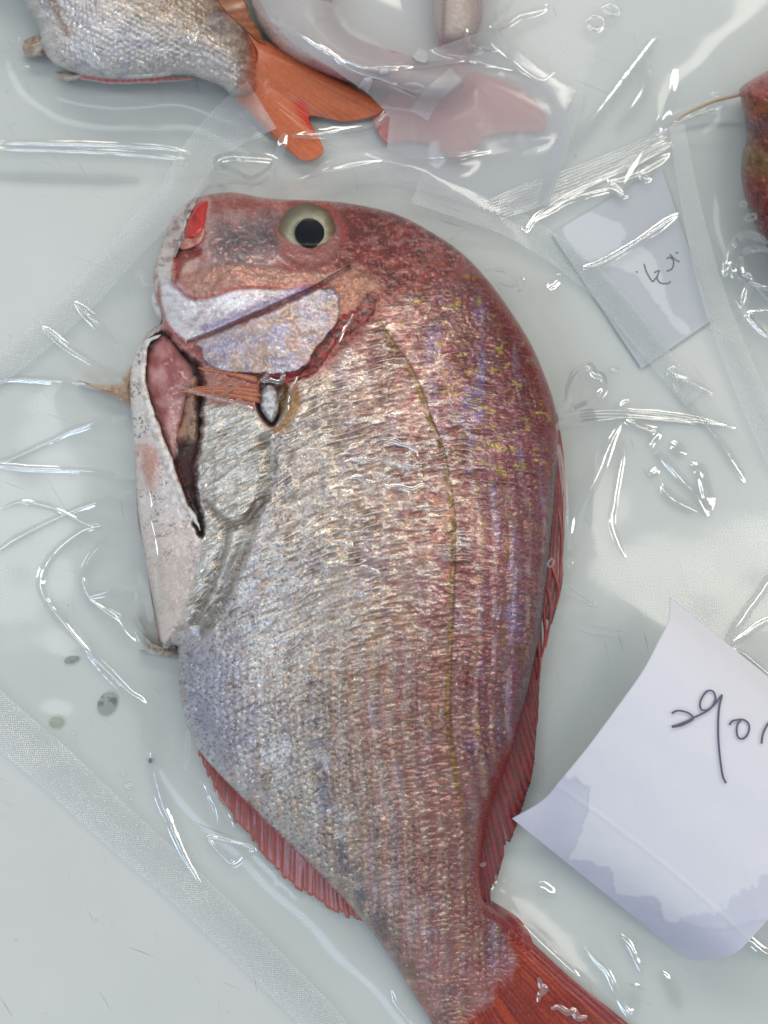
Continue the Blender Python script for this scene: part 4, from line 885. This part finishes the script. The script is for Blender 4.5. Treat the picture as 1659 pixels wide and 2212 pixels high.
C = lerp3(np.tile(lin((226, 228, 234)), (len(x), 1)), lin((204, 207, 214)), wet * .95)
new_obj('sheet', fastmesh('sheet', np.vstack([W(x, y, z), W(x, y, z - .25 * MM)]), np.vstack([gridquads(90, 90), gridquads(90, 90, 8100)[:, ::-1]]), np.vstack([C, C])), note, M_PAPER)
for st in ([(1125, 1140), (1135, 1175), (1160, 1215), (1172, 1205), (1185, 1190)], [(1168, 1178), (1190, 1170), (1180, 1200), (1195, 1222), (1225, 1225), (1240, 1216)], [(1222, 1118), (1238, 1112), (1252, 1130), (1246, 1160), (1222, 1172)], [(1236, 1098), (1255, 1118), (1278, 1132)], [(1262, 1090), (1272, 1094)], [(1090, 1172), (1096, 1178)]):
    q = crom(Z2(st), 8); zz = (1.0 + 1.2 * fbm(q[:, 0] / 110, q[:, 1] / 110, 311) + .12) * MM
    ribbon('handwriting', note, W(q[:, 0], q[:, 1], zz), (0, 0, 1), .55, M_INK)
# second paper edge peeping out of the bag below the note
# ================================================================== FILMS
H_MAIN.drape(.9945, seed=5); 
H_RIGHT.drape(.992, seed=15, base=.0010)
H_MID.drape(.99, seed=25, base=.0012)
H_TOP.h = np.maximum(H_TOP.h, 0); H_TOP.drape(.992, seed=35, base=.0008)
def union(*hs):
    u = HField(); u.film = np.max([h.film for h in hs], 0); u.touch = np.max([h.touch for h in hs], 0); return u
bag = empty('vacuum_bag', 'clear vacuum bag shrunk tight over the big whole bream, with an embossed seal strip', 'plastic bag', 'clear vacuum bags')
MAINPOLY = [(-260, 1255), (-120, 950), (20, 790), (180, 655), (430, 420), (575, 262), (612, 268), (800, 360), (1000, 440), (1130, 490), (1320, 615), (1480, 800), (1620, 960), (1760, 1160), (1900, 1400), (1960, 2000), (1900, 2600), (1200, 2700), (900, 2480), (700, 2215), (560, 2075), (420, 1935), (240, 1770), (80, 1620), (-100, 1440)]
film_sheet('film', bag, H_MAIN, crom(MAINPOLY, 3, True), 4.0, M_FILM)
strip('seal_band', bag, H_MAIN, [(-150, 1415), (0, 1556), (120, 1660), (260, 1790), (400, 1915), (520, 2030), (680, 2190), (760, 2290)], [98, 100, 92, 84, 80], .5, M_SEAL, seed=2)
UM = union(H_MAIN, H_TOP, H_MID)
strip('seal_band', bag, UM, [(566, 226), (500, 268), (434, 332), (380, 415), (326, 478), (262, 546), (190, 628), (110, 705), (40, 765), (-60, 840)], [120, 84, 72, 70, 66, 62, 60], 1.0, M_SEAL, seed=4)
strip('seal_band', bag, UM, [(900, 405), (1010, 445), (1120, 490), (1230, 562), (1310, 632), (1400, 742), (1500, 860)], [70, 62, 58, 54, 50], .6, M_SEAL, seed=6)
MAIN_CREASES = [
 ([(240, 1130), (170, 1152), (115, 1200), (88, 1250), (97, 1292), (140, 1350), (200, 1420), (270, 1490), (312, 1526), (320, 1600), (335, 1680), (365, 1770), (400, 1850), (440, 1922)], 9, .75, 0),
 ([(240, 1150), (192, 1210), (178, 1255), (200, 1300), (250, 1340), (276, 1376), (310, 1400), (336, 1412)], 7, .55, 0),
 ([(193, 1290), (245, 1277), (288, 1273), (298, 1290), (286, 1312), (270, 1338), (235, 1322), (204, 1304)], 6, .55, 1),
 ([(300, 1236), (308, 1262), (320, 1300), (326, 1345)], 6, .5, 0),
 ([(290, 1362), (305, 1370), (330, 1395), (352, 1402), (340, 1412), (306, 1396)], 5, .45, 1),
 ([(-40, 832), (20, 820), (90, 821), (150, 826), (185, 830)], 8, .7, 0), ([(-30, 1008), (40, 985), (90, 962), (180, 922), (275, 900)], 8, .7, 0), ([(-30, 1003), (60, 1012), (150, 1015), (220, 1022), (292, 1030)], 7, .6, 0),
 ([(-20, 1200), (60, 1150), (170, 1100), (285, 1062)], 7, .5, 0), ([(160, 652), (200, 690), (235, 728), (250, 742), (266, 750)], 8, .7, 0), ([(92, 706), (150, 752), (210, 790), (266, 828)], 7, .65, 0), ([(262, 750), (263, 770), (266, 800)], 5, .5, 0),
 ([(0, 1100), (50, 1085), (120, 1100), (200, 1140)], 6, .35, 0), ([(290, 600), (305, 590), (312, 612), (322, 616)], 5, .5, 0),
 ([(433, 1683), (440, 1705), (449, 1730), (458, 1745), (468, 1782)], 6, .6, 0), ([(436, 1686), (455, 1705), (480, 1738), (506, 1792)], 6, .5, 0),
 ([(450, 1811), (500, 1820), (535, 1830), (548, 1838), (532, 1845), (504, 1866), (480, 1848)], 6, .6, 1), ([(405, 1578), (410, 1600), (404, 1662), (399, 1650), (402, 1600)], 5, .5, 1),
 # right of the fish
 ([(1218, 896), (1226, 862), (1236, 820), (1250, 800), (1272, 790), (1284, 806), (1300, 812), (1306, 838), (1290, 858), (1262, 878)], 8, .75, 1),
 ([(1222, 894), (1290, 887), (1360, 888), (1460, 898), (1560, 916)], 5, .45, 0), ([(1222, 900), (1300, 893), (1380, 897), (1480, 910), (1590, 922)], 5, .45, 0), ([(1222, 906), (1300, 900), (1400, 905), (1500, 915)], 5, .45, 0),
 ([(1204, 930), (1212, 914), (1260, 912), (1310, 905), (1345, 900)], 6, .6, 0), ([(1338, 886), (1346, 872), (1360, 866)], 5, .5, 0),
 ([(1342, 912), (1315, 960), (1290, 1030), (1268, 1070), (1250, 1110), (1240, 1150), (1230, 1186)], 10, .85, 0), ([(1345, 950), (1342, 990), (1334, 1040), (1326, 1090), (1322, 1132), (1335, 1170), (1350, 1205)], 7, .6, 0),
 ([(1350, 908), (1375, 918), (1404, 930), (1420, 935), (1410, 952), (1408, 966)], 8, .7, 0), ([(1412, 972), (1440, 1000), (1480, 1045), (1500, 1062), (1518, 1095), (1526, 1116)], 10, .85, 0), ([(1428, 1046), (1445, 1070), (1470, 1088), (1505, 1106)], 10, .85, 0), ([(1494, 1000), (1512, 1016), (1522, 1050), (1530, 1085), (1532, 1102)], 13, .9, 0), ([(1450, 955), (1465, 972), (1480, 985)], 12, .8, 0), ([(1400, 1028), (1416, 1018), (1420, 1010)], 8, .6, 0),
 (ell(1232, 1215, 6, 10, .4), 4, .5, 1), (ell(1190, 1216, 5, 9, .4), 4, .5, 1), ([(1216, 1268), (1230, 1268), (1250, 1282), (1285, 1302), (1280, 1308), (1245, 1292), (1222, 1280)], 4, .5, 1),
 ([(1206, 1318), (1232, 1330), (1262, 1346), (1310, 1358), (1348, 1366), (1330, 1372), (1280, 1370), (1240, 1352), (1212, 1330)], 5, .6, 1),
 ([(1206, 960), (1216, 1020), (1221, 1080), (1224, 1140), (1230, 1190)], 5, .5, 0),
 ([(1458, 790), (1445, 800), (1450, 812), (1490, 825), (1540, 850)], 6, .5, 0), ([(1450, 815), (1470, 850), (1510, 900), (1560, 960), (1610, 1040)], 8, .45, 0),
 ([(1050, 590), (1075, 582), (1105, 590), (1118, 606), (1106, 616), (1080, 608)], 6, .6, 1), (ell(1124, 612, 8, 16, .35), 4, .55, 1), ([(970, 516), (990, 508), (1002, 500), (1020, 512), (1040, 520)], 5, .5, 0),
 ([(1575, 1395), (1610, 1372), (1640, 1350), (1690, 1330)], 8, .75, 0), ([(1580, 1400), (1610, 1415), (1640, 1440), (1680, 1470)], 7, .6, 0), ([(1565, 1390), (1600, 1340), (1650, 1270), (1690, 1215)], 9, .5, 0),
 ([(1590, 2022), (1620, 2036), (1650, 2058), (1690, 2070)], 10, .7, 0), ([(1133, 1999), (1160, 2028), (1200, 2066), (1252, 2112)], 7, .65, 0), ([(1262, 2048), (1290, 2078), (1311, 2102), (1328, 2136), (1345, 2170), (1364, 2192), (1374, 2160), (1372, 2132), (1382, 2128)], 8, .75, 0),
 ([(1340, 2020), (1362, 2048), (1388, 2104)], 7, .55, 0), ([(1160, 1912), (1175, 1920), (1200, 1936)], 12, .7, 0), ([(1430, 2098), (1450, 2130), (1470, 2180)], 8, .5, 0),
 ([(1164, 2112), (1170, 2130), (1180, 2135), (1166, 2150), (1162, 2165)], 5, .55, 0), ([(1190, 2180), (1206, 2176), (1226, 2188), (1240, 2184), (1250, 2200), (1268, 2196)], 6, .6, 0), ([(1070, 1890), (1074, 1905), (1062, 1925)], 4, .5, 0), ([(1050, 1862), (1042, 1868), (1036, 1866)], 4, .5, 0), ([(845, 2140), (850, 2165), (870, 2190), (890, 2215)], 6, .5, 0),
 # wet squiggles over the flank and head
 (Z5([(345, 832), (400, 815), (480, 822), (560, 810), (640, 840), (700, 858), (740, 850), (730, 835)]), 4, .5, 0), (Z5([(492, 735), (520, 716), (600, 720), (640, 735), (680, 742), (722, 772), (728, 795)]), 5, .5, 0), (Z5([(485, 730), (500, 712), (520, 712), (505, 730)]), 4, .5, 1),
 (Z5([(380, 905), (430, 905), (465, 930), (508, 930)]), 5, .5, 0), (Z5([(545, 928), (575, 950), (640, 955), (700, 970), (755, 948), (790, 960)]), 5, .5, 0), (Z5([(560, 920), (590, 905), (630, 930), (632, 905)]), 4, .5, 0), (Z5([(730, 872), (742, 900), (738, 930)]), 4, .4, 0), (Z5([(395, 970), (362, 1000), (345, 998)]), 4, .4, 0),
 (Z5([(395, 1235), (375, 1258), (355, 1250), (370, 1235)]), 4, .4, 0), (Z5([(435, 1355), (480, 1370), (540, 1395)]), 4, .4, 0), (Z5([(355, 1190), (400, 1195), (432, 1180)]), 4, .4, 0), (Z5([(545, 1145), (575, 1160), (590, 1150)]), 4, .4, 0),
 (Z4([(1040, 410), (1080, 440), (1060, 480), (1000, 470), (960, 480), (1000, 420), (970, 400)]), 4, .5, 0), (Z4([(1160, 450), (1120, 540), (1100, 640), (1040, 750)]), 4, .45, 0), (Z4([(440, 500), (500, 520), (620, 560), (760, 600), (900, 640)]), 3.5, .35, 0),
 (Z4([(620, 1400), (580, 1480), (565, 1600), (600, 1590), (680, 1500), (720, 1420)]), 4, .4, 0), (Z4([(240, 900), (235, 1000), (290, 1150), (300, 1300)]), 4, .4, 0), (Z4([(290, 1270), (330, 1480), (345, 1780), (385, 1770), (390, 1860)]), 4, .4, 0),
 (Z3([(1380, 840), (1320, 940), (1290, 1010)]), 3, .3, 0), ([(470, 405), (500, 396), (540, 402), (566, 398), (580, 380)], 6, .5, 0),
]
for k, (pts, wd, ht, cl) in enumerate(MAIN_CREASES):
    crease(bag, H_MAIN, pts, wd, ht, bool(cl), seed=k)
crease(bag, UM, [(470, 346), (500, 338), (560, 341), (590, 346), (584, 366), (560, 382), (540, 388), (512, 376), (482, 364)], 8, .8, True, 1.2, seed=301)
crease(bag, UM, [(432, 420), (452, 406), (468, 401), (490, 410)], 6, .6, False, 1.2, seed=302)
crease(bag, UM, [(478, 352), (476, 368), (490, 362)], 9, .8, False, 1.2, seed=303)
# ---- the bag of the upper fish
bag2 = empty('vacuum_bag', 'clear bag around the silver bream with the orange tail, two long straight folds', 'plastic bag', 'clear vacuum bags')
film_sheet('film', bag2, H_TOP, [(-300, -460), (560, -460), (640, -100), (760, 60), (900, 140), (985, 150), (975, 175), (930, 214), (868, 228), (838, 246), (806, 272), (700, 292), (640, 300), (560, 330), (420, 392), (200, 384), (-300, 378)], 5.0, M_FILM)
for k, (pts, wd, ht) in enumerate([([(-20, 308), (110, 310), (250, 314), (350, 320), (412, 331)], 5, .55), ([(-10, 322), (120, 325), (250, 331), (400, 344)], 5, .5), ([(-20, 378), (150, 384), (300, 388)], 9, .12), ([(630, 294), (700, 288), (760, 281), (806, 270), (835, 246), (866, 228), (930, 212), (970, 168)], 8, .8),
    ([(-10, 98), (20, 92), (40, 82), (34, 96)], 5, .6), ([(-10, 104), (10, 110), (40, 110), (66, 120)], 5, .5), ([(20, 148), (40, 142), (64, 146)], 6, .5), ([(192, 98), (200, 116), (212, 130), (228, 146)], 5, .5), ([(190, 120), (198, 136), (206, 146)], 5, .45), ([(405, 64), (412, 98), (420, 80), (440, 56), (482, 38)], 5, .45), ([(276, 164), (320, 164), (370, 158)], 4, .5), ([(150, 172), (170, 166), (178, 160)], 4, .5), ([(92, 84), (80, 112), (68, 120)], 4, .4), ([(290, 130), (312, 140), (324, 152)], 4, .35)]):
    crease(bag2, H_TOP, pts, wd, ht, seed=60 + k)
crease(bag2, H_TOP, ell(894, 188, 18, 8, .05), 4, .6, True, .8, seed=90)
# ---- cloudy films over the veiled fish
bag3 = empty('vacuum_bag', 'cloudy folded bag over the veiled pink fish', 'plastic bag', 'clear vacuum bags')
UT = union(H_TOP, H_MID)
film_sheet('film', bag3, H_MID, [(520, -460), (1130, -460), (1072, 40), (1165, 150), (1240, 200), (1215, 330), (1165, 450), (1000, 430), (850, 380), (836, 310), (842, 252), (800, 206), (720, 150), (620, 100), (545, 10)], 5.0, M_HAZY, 1.0)
film_sheet('folded_flap', bag3, UT, [(690, -460), (690, 0), (725, 8), (845, 115), (900, 118), (1064, 60), (1165, 150), (1245, 196), (1222, 240), (1204, 300), (1070, 334), (900, 345), (836, 318), (842, 252), (800, 206), (720, 150), (640, 100), (590, 50), (560, 0), (560, -460)], 5.0, M_FOLD, 2.2, .5, 8)
film_sheet('folded_flap', bag3, UM, [(700, 350), (836, 318), (900, 345), (1070, 334), (1204, 300), (1222, 240), (1230, 330), (1168, 452), (1100, 470), (980, 430), (860, 398), (700, 402), (600, 420)], 5.0, M_HAZY, 2.6, .6, 9)
strip('seal_band', bag3, UT, [(905, 250), (930, 210), (958, 184), (985, 160)], [44, 40, 36], 3.4, M_SEAL, seed=12)
for k, (pts, wd, ht, cl) in enumerate([([(1109, 2), (1085, 28), (1064, 54), (1072, 62), (1104, 47), (1124, 34), (1150, 28), (1179, 18), (1184, 10)], 7, .8, 0), ([(1056, 54), (1080, 80), (1110, 110), (1135, 128), (1162, 146)], 7, .7, 0), ([(1179, 146), (1205, 150), (1222, 165), (1246, 172), (1260, 184), (1238, 182), (1218, 170), (1196, 156)], 6, .65, 1), (ell(1288, 48, 17, 15, .5), 5, .65, 1), (ell(1321, 20, 16, 10, .2), 5, .65, 1), (ell(894, 190, 20, 8, .1), 4, .6, 1),
    ([(600, 392), (598, 360), (612, 300), (620, 290)], 8, .5, 0), ([(645, 388), (720, 368), (820, 352), (960, 340), (1060, 325)], 8, .4, 0), ([(1010, 62), (1016, 100), (1080, 108)], 5, .35, 0), ([(780, 150), (850, 142), (920, 140), (1010, 130), (1060, 140), (1140, 158)], 5, .45, 0), ([(1060, 90), (1160, 170), (1200, 158)], 5, .35, 0), ([(690, 95), (760, 150), (830, 175), (900, 210)], 5, .3, 0), ([(640, 70), (720, 120), (800, 148), (860, 152)], 4, .3, 0)]):
    crease(bag3, UT, pts, wd, ht, bool(cl), 3.6 if k > 5 else 1.5, seed=100 + k)
# ---- the bag at the right with its ribbed closure
bag4 = empty('vacuum_bag', 'clear bag over the small note and red fish, with fine ribbed closure lines', 'plastic bag', 'clear vacuum bags')
film_sheet('film', bag4, H_RIGHT, [(1240, -460), (2000, -460), (2050, 900), (1760, 1120), (1660, 960), (1600, 800), (1540, 690), (1480, 720), (1386, 800), (1270, 640), (1130, 490), (1060, 460), (1165, 440), (1215, 300), (1262, 180), (1330, 0)], 5.0, M_FILM, .3)
UR = union(H_MAIN, H_RIGHT)
strip('seal_band', bag4, UR, [(1462, 270), (1475, 350), (1490, 430), (1512, 530), (1545, 650), (1590, 770), (1640, 890), (1700, 1020)], [34, 44, 54, 62, 62], 1.3, M_SEAL, seed=16)
strip('folded_flap', bag4, UR, [(1172, 445), (1188, 390), (1212, 320), (1238, 250), (1256, 190)], [26, 28, 30, 24, 16], 2.2, M_FOLD, seed=18)
for k in range(8):
    o = k * 7.5
    crease(bag4, UR, [(1050 + .6 * o, 436 + .95 * o * .75), (1150 + .6 * o, 396 + o * .72), (1250 + .6 * o, 358 + o * .7), (1350 + .5 * o, 318 + o * .66), (1450 + .2 * o, 276 + o * .62)], 3.2, .32, False, 1.4, seed=130 + k)
for k, (pts, wd, ht, cl) in enumerate([([(1126, 494), (1140, 498), (1160, 470), (1200, 448), (1214, 438), (1250, 424), (1310, 408), (1336, 416), (1350, 424), (1335, 402), (1320, 390), (1344, 384), (1372, 374), (1392, 372)], 8, .8, 0), ([(1392, 358), (1400, 368), (1404, 384), (1392, 386), (1384, 372), (1410, 356), (1448, 332)], 7, .7, 0), ([(1258, 578), (1290, 572), (1330, 552), (1372, 526), (1410, 500), (1466, 462)], 7, .65, 0), ([(1186, 624), (1200, 610), (1214, 596)], 9, .7, 0), ([(1452, 268), (1490, 254), (1540, 236), (1602, 212)], 5, .6, 0),
    (ell(1606, 441, 7, 5, 0), 4, .6, 1), (ell(1622, 470, 13, 6, -.3), 4, .6, 1), ([(1566, 596), (1570, 560), (1582, 528), (1606, 508), (1636, 510), (1658, 526)], 7, .7, 0), ([(1600, 552), (1620, 540), (1650, 538), (1680, 548)], 6, .6, 0), ([(1600, 554), (1602, 590), (1620, 605), (1612, 640), (1606, 662), (1590, 650)], 8, .8, 0), ([(1616, 612), (1640, 620), (1680, 624)], 6, .6, 0), ([(1680, 672), (1640, 676), (1616, 680), (1632, 702), (1662, 732)], 7, .7, 0), ([(1566, 600), (1575, 570), (1585, 600)], 9, .8, 0),
    ([(1530, 202), (1560, 198), (1580, 200), (1555, 208)], 5, .5, 1), ([(1150, 480), (1220, 430), (1300, 390)], 5, .35, 0), ([(1340, 420), (1440, 240), (1460, 150)], 8, .25, 0), ([(1230, 330), (1330, 200), (1420, 80)], 10, .25, 0), ([(1400, 130), (1390, 200), (1330, 280)], 9, .25, 0)]):
    crease(bag4, UR, pts, wd, ht, bool(cl), 1.2, seed=150 + k)
# ---- ice chips on the films
M_ICE = simple('ice_chip', (206, 208, 214), .2, .6, .4, False, 0, .35)
for lab, pts in (('pale pointed ice chip lying on the orange tail film', Z1([(1545, 380), (1570, 335), (1610, 330), (1612, 355), (1590, 405), (1570, 385)])), ('small flat ice chip beside the pointed chip', Z1([(1630, 300), (1650, 282), (1690, 290), (1680, 320), (1640, 328)])), ('squarish clear ice chip on the folded film edge', Z2([(120, 245), (150, 205), (190, 220), (196, 260), (180, 275), (140, 265)]))):
    zz = float(UT(np.array([pts[0][0]]), np.array([pts[0][1]]))[0])
    o = blob('ice_chip', None, pts, lambda x, y: UT(x, y) + 2.9 * MM, 1.8 * MM, M_ICE, flat((206, 208, 214)), None, 1.5, smooth=False); tag(o, lab, 'ice chip', 'ice chips on the film')
# ---- droplets on the main bag
M_DROP = film_material('water_drop', .05, (.96, .97, .97), .10, .03, 0)
for lab, cx, cy, r in (('clear water bead on the film above the dorsal creases', 1327, 799, 10), ('clear bead near the navy speck', 266, 1672, 8), ('larger clear bead near the navy speck', 278, 1698, 11), ('small clear bead beside the seal strip', 284, 1726, 7), ('tiny clear bead cluster near the beige scale', 160, 1585, 8)):
    o = blob('water_bead', None, ell(cx, cy, r * 1.2, r * .85, .1, 12), (lambda x, y: H_MAIN(x, y) + .15 * MM), 1.1 * MM, M_DROP, flat((230, 235, 235)), None, 1.2, skirt=False); tag(o, lab, 'water bead', 'water beads')

# ================================================================== THE CURLED NOTE ON TOP
note2 = empty('paper_note', 'large curled white note reading 290 lying on top of the bag, damp lower edge', 'note', 'handwritten paper notes')
EDGE = crom([(1447, 1290), (1444, 1338), (1421, 1387), (1386, 1452), (1333, 1527), (1272, 1610), (1210, 1685), (1171, 1729), (1106, 1768)], 8); EDGE = resample(EDGE, 150)
ss = np.linspace(0, 1, 150)
ez_ = np.interp(ss, [0, .08, .2, .4, .6, .8, .92, 1], [30, 36, 41, 39, 33, 23, 16, 12.5])
for _ in range(60): ez_[1:-1] = .5 * ez_[1:-1] + .25 * (ez_[:-2] + ez_[2:])
E3 = W(EDGE[:, 0], EDGE[:, 1], ez_ * MM)
AX = W(1486, 2074, 4 * MM) - W(1106, 1768, 12.5 * MM); NT = 130
tt = np.linspace(0, 1, NT)
def smooth_tab(xs, ys, n=200, it=160):
    g = np.linspace(0, 1, n); v = np.interp(g, xs, ys)
    for _ in range(it): v[1:-1] = .5 * v[1:-1] + .25 * (v[:-2] + v[2:])
    return g, v
TG, TV = smooth_tab([0, .5, .75, .88, .95, 1], [-.006, .002, .008, .009, .002, AX[2]])
def sheet_pt(s, t):
    b = np.stack([np.interp(s, ss, E3[:, k]) for k in range(3)], -1)
    dz = -np.interp(s, [0, .5, 1], [0.012, 0.004, 0.0085]); a = AX.copy(); p = b + np.asarray(t)[..., None] * np.array([a[0], a[1], 0])
    p[..., 2] += np.asarray(t) * np.interp(s, TG, TV); return p
S2, T2 = np.meshgrid(ss, tt, indexing='ij')
V = sheet_pt(S2.ravel(), T2.ravel()); sx, tx = S2.ravel(), T2.ravel()
nw = fbm(sx * 9, tx * 8, 401); nf = fbm(sx * 30, tx * 26, 402)
crs = np.exp(-((sx - .80 + .02 * np.sin(tx * 3) + .012 * (nf - .5)) / .006) ** 2)
V[:, 2] += .00025 * crs + .0006 * (nw - .5)
edge_s = np.interp(tx, [0, .12, .2, .3, .42, .55, .62, .75, .9, 1], [.76, .72, .86, .985, .90, .985, .90, .93, .82, .7])
wet2 = sstep(-.012, .012, sx - edge_s + .05 * (nf - .5) + .03 * (nw - .5)); wet3 = np.maximum(wet2, .75 * sstep(-.004, .004, (tx - .72) - .45 * (1 - sx) + .12 * (nf - .5) + .1 * (nw - .5)) * sstep(.42, .5, sx))
rim = np.exp(-((sx - edge_s + .05 * (nf - .5) + .03 * (nw - .5)) / .006) ** 2)
C = lerp3(np.tile(lin((232, 232, 240)), (len(sx), 1)), lin((196, 197, 218)), (.35 + .4 * nw) * wet3); C = lerp3(C, lin((184, 182, 204)), .45 * rim)
gq = gridquads(150, NT)
Vb = V - np.array([0, 0, .00035])
gq2 = gridquads(150, NT, len(V))[:, ::-1]; n = len(V)
rim_q = [(i * NT, (i + 1) * NT, n + (i + 1) * NT, n + i * NT) for i in range(149)] + [(j + 1, j, n + j, n + j + 1) for j in range(NT - 1)]
new_obj('sheet', fastmesh('sheet', np.vstack([V, Vb]), np.vstack([gq, gq2, np.array(rim_q)]), np.vstack([C, C])), note2, M_PAPER)
PV = PRJ(V)
def on_sheet(px, py):
    out = []
    for a, b in zip(px, py):
        k = np.argmin((PV[:, 0] - a) ** 2 + (PV[:, 1] - b) ** 2); s, t = sx[k], tx[k]
        for _ in range(4):
            f0 = PRJ(sheet_pt(np.array([s]), np.array([t])))[0]; e = 1e-3
            fs = (PRJ(sheet_pt(np.array([s + e]), np.array([t])))[0] - f0) / e; ft = (PRJ(sheet_pt(np.array([s]), np.array([t + e])))[0] - f0) / e
            J = np.array([fs, ft]).T + np.eye(2) * 1e-9; ds = np.linalg.solve(J, np.array([a, b]) - f0); s, t = s + np.clip(ds[0], -.05, .05), t + np.clip(ds[1], -.05, .05)
        out.append(sheet_pt(np.array([s]), np.array([t]))[0])
    return np.array(out) + np.array([0, 0, .0011])
STROKES = [([(965, 682), (985, 670), (1010, 668), (1045, 678), (1070, 700), (1050, 715), (1010, 732), (965, 748)], .7), ([(968, 746), (1010, 738), (1045, 722), (1072, 706)], 1.0),
    ([(1060, 708), (1100, 690), (1140, 668), (1165, 645), (1180, 610), (1172, 578), (1152, 568), (1128, 582), (1108, 615), (1104, 645), (1115, 664), (1140, 664), (1170, 642), (1195, 612), (1213, 588)], .7),
    ([(1213, 590), (1200, 640), (1194, 700), (1193, 780), (1198, 860), (1206, 930), (1216, 990), (1232, 1024)], .75), ([(1248, 738), (1262, 720), (1290, 712), (1318, 712), (1340, 728), (1346, 755), (1335, 788), (1312, 806), (1292, 798), (1284, 770), (1288, 735), (1306, 714)], .7),
    ([(1406, 830), (1412, 785), (1430, 745), (1450, 722), (1470, 730), (1478, 770), (1476, 820)], .75)]
for st, w in STROKES:
    q = crom(Z7(st), 7); P3 = on_sheet(q[:, 0], q[:, 1]); ribbon('handwriting', note2, P3, np.array([-.2, .1, .95]), w, M_INK)
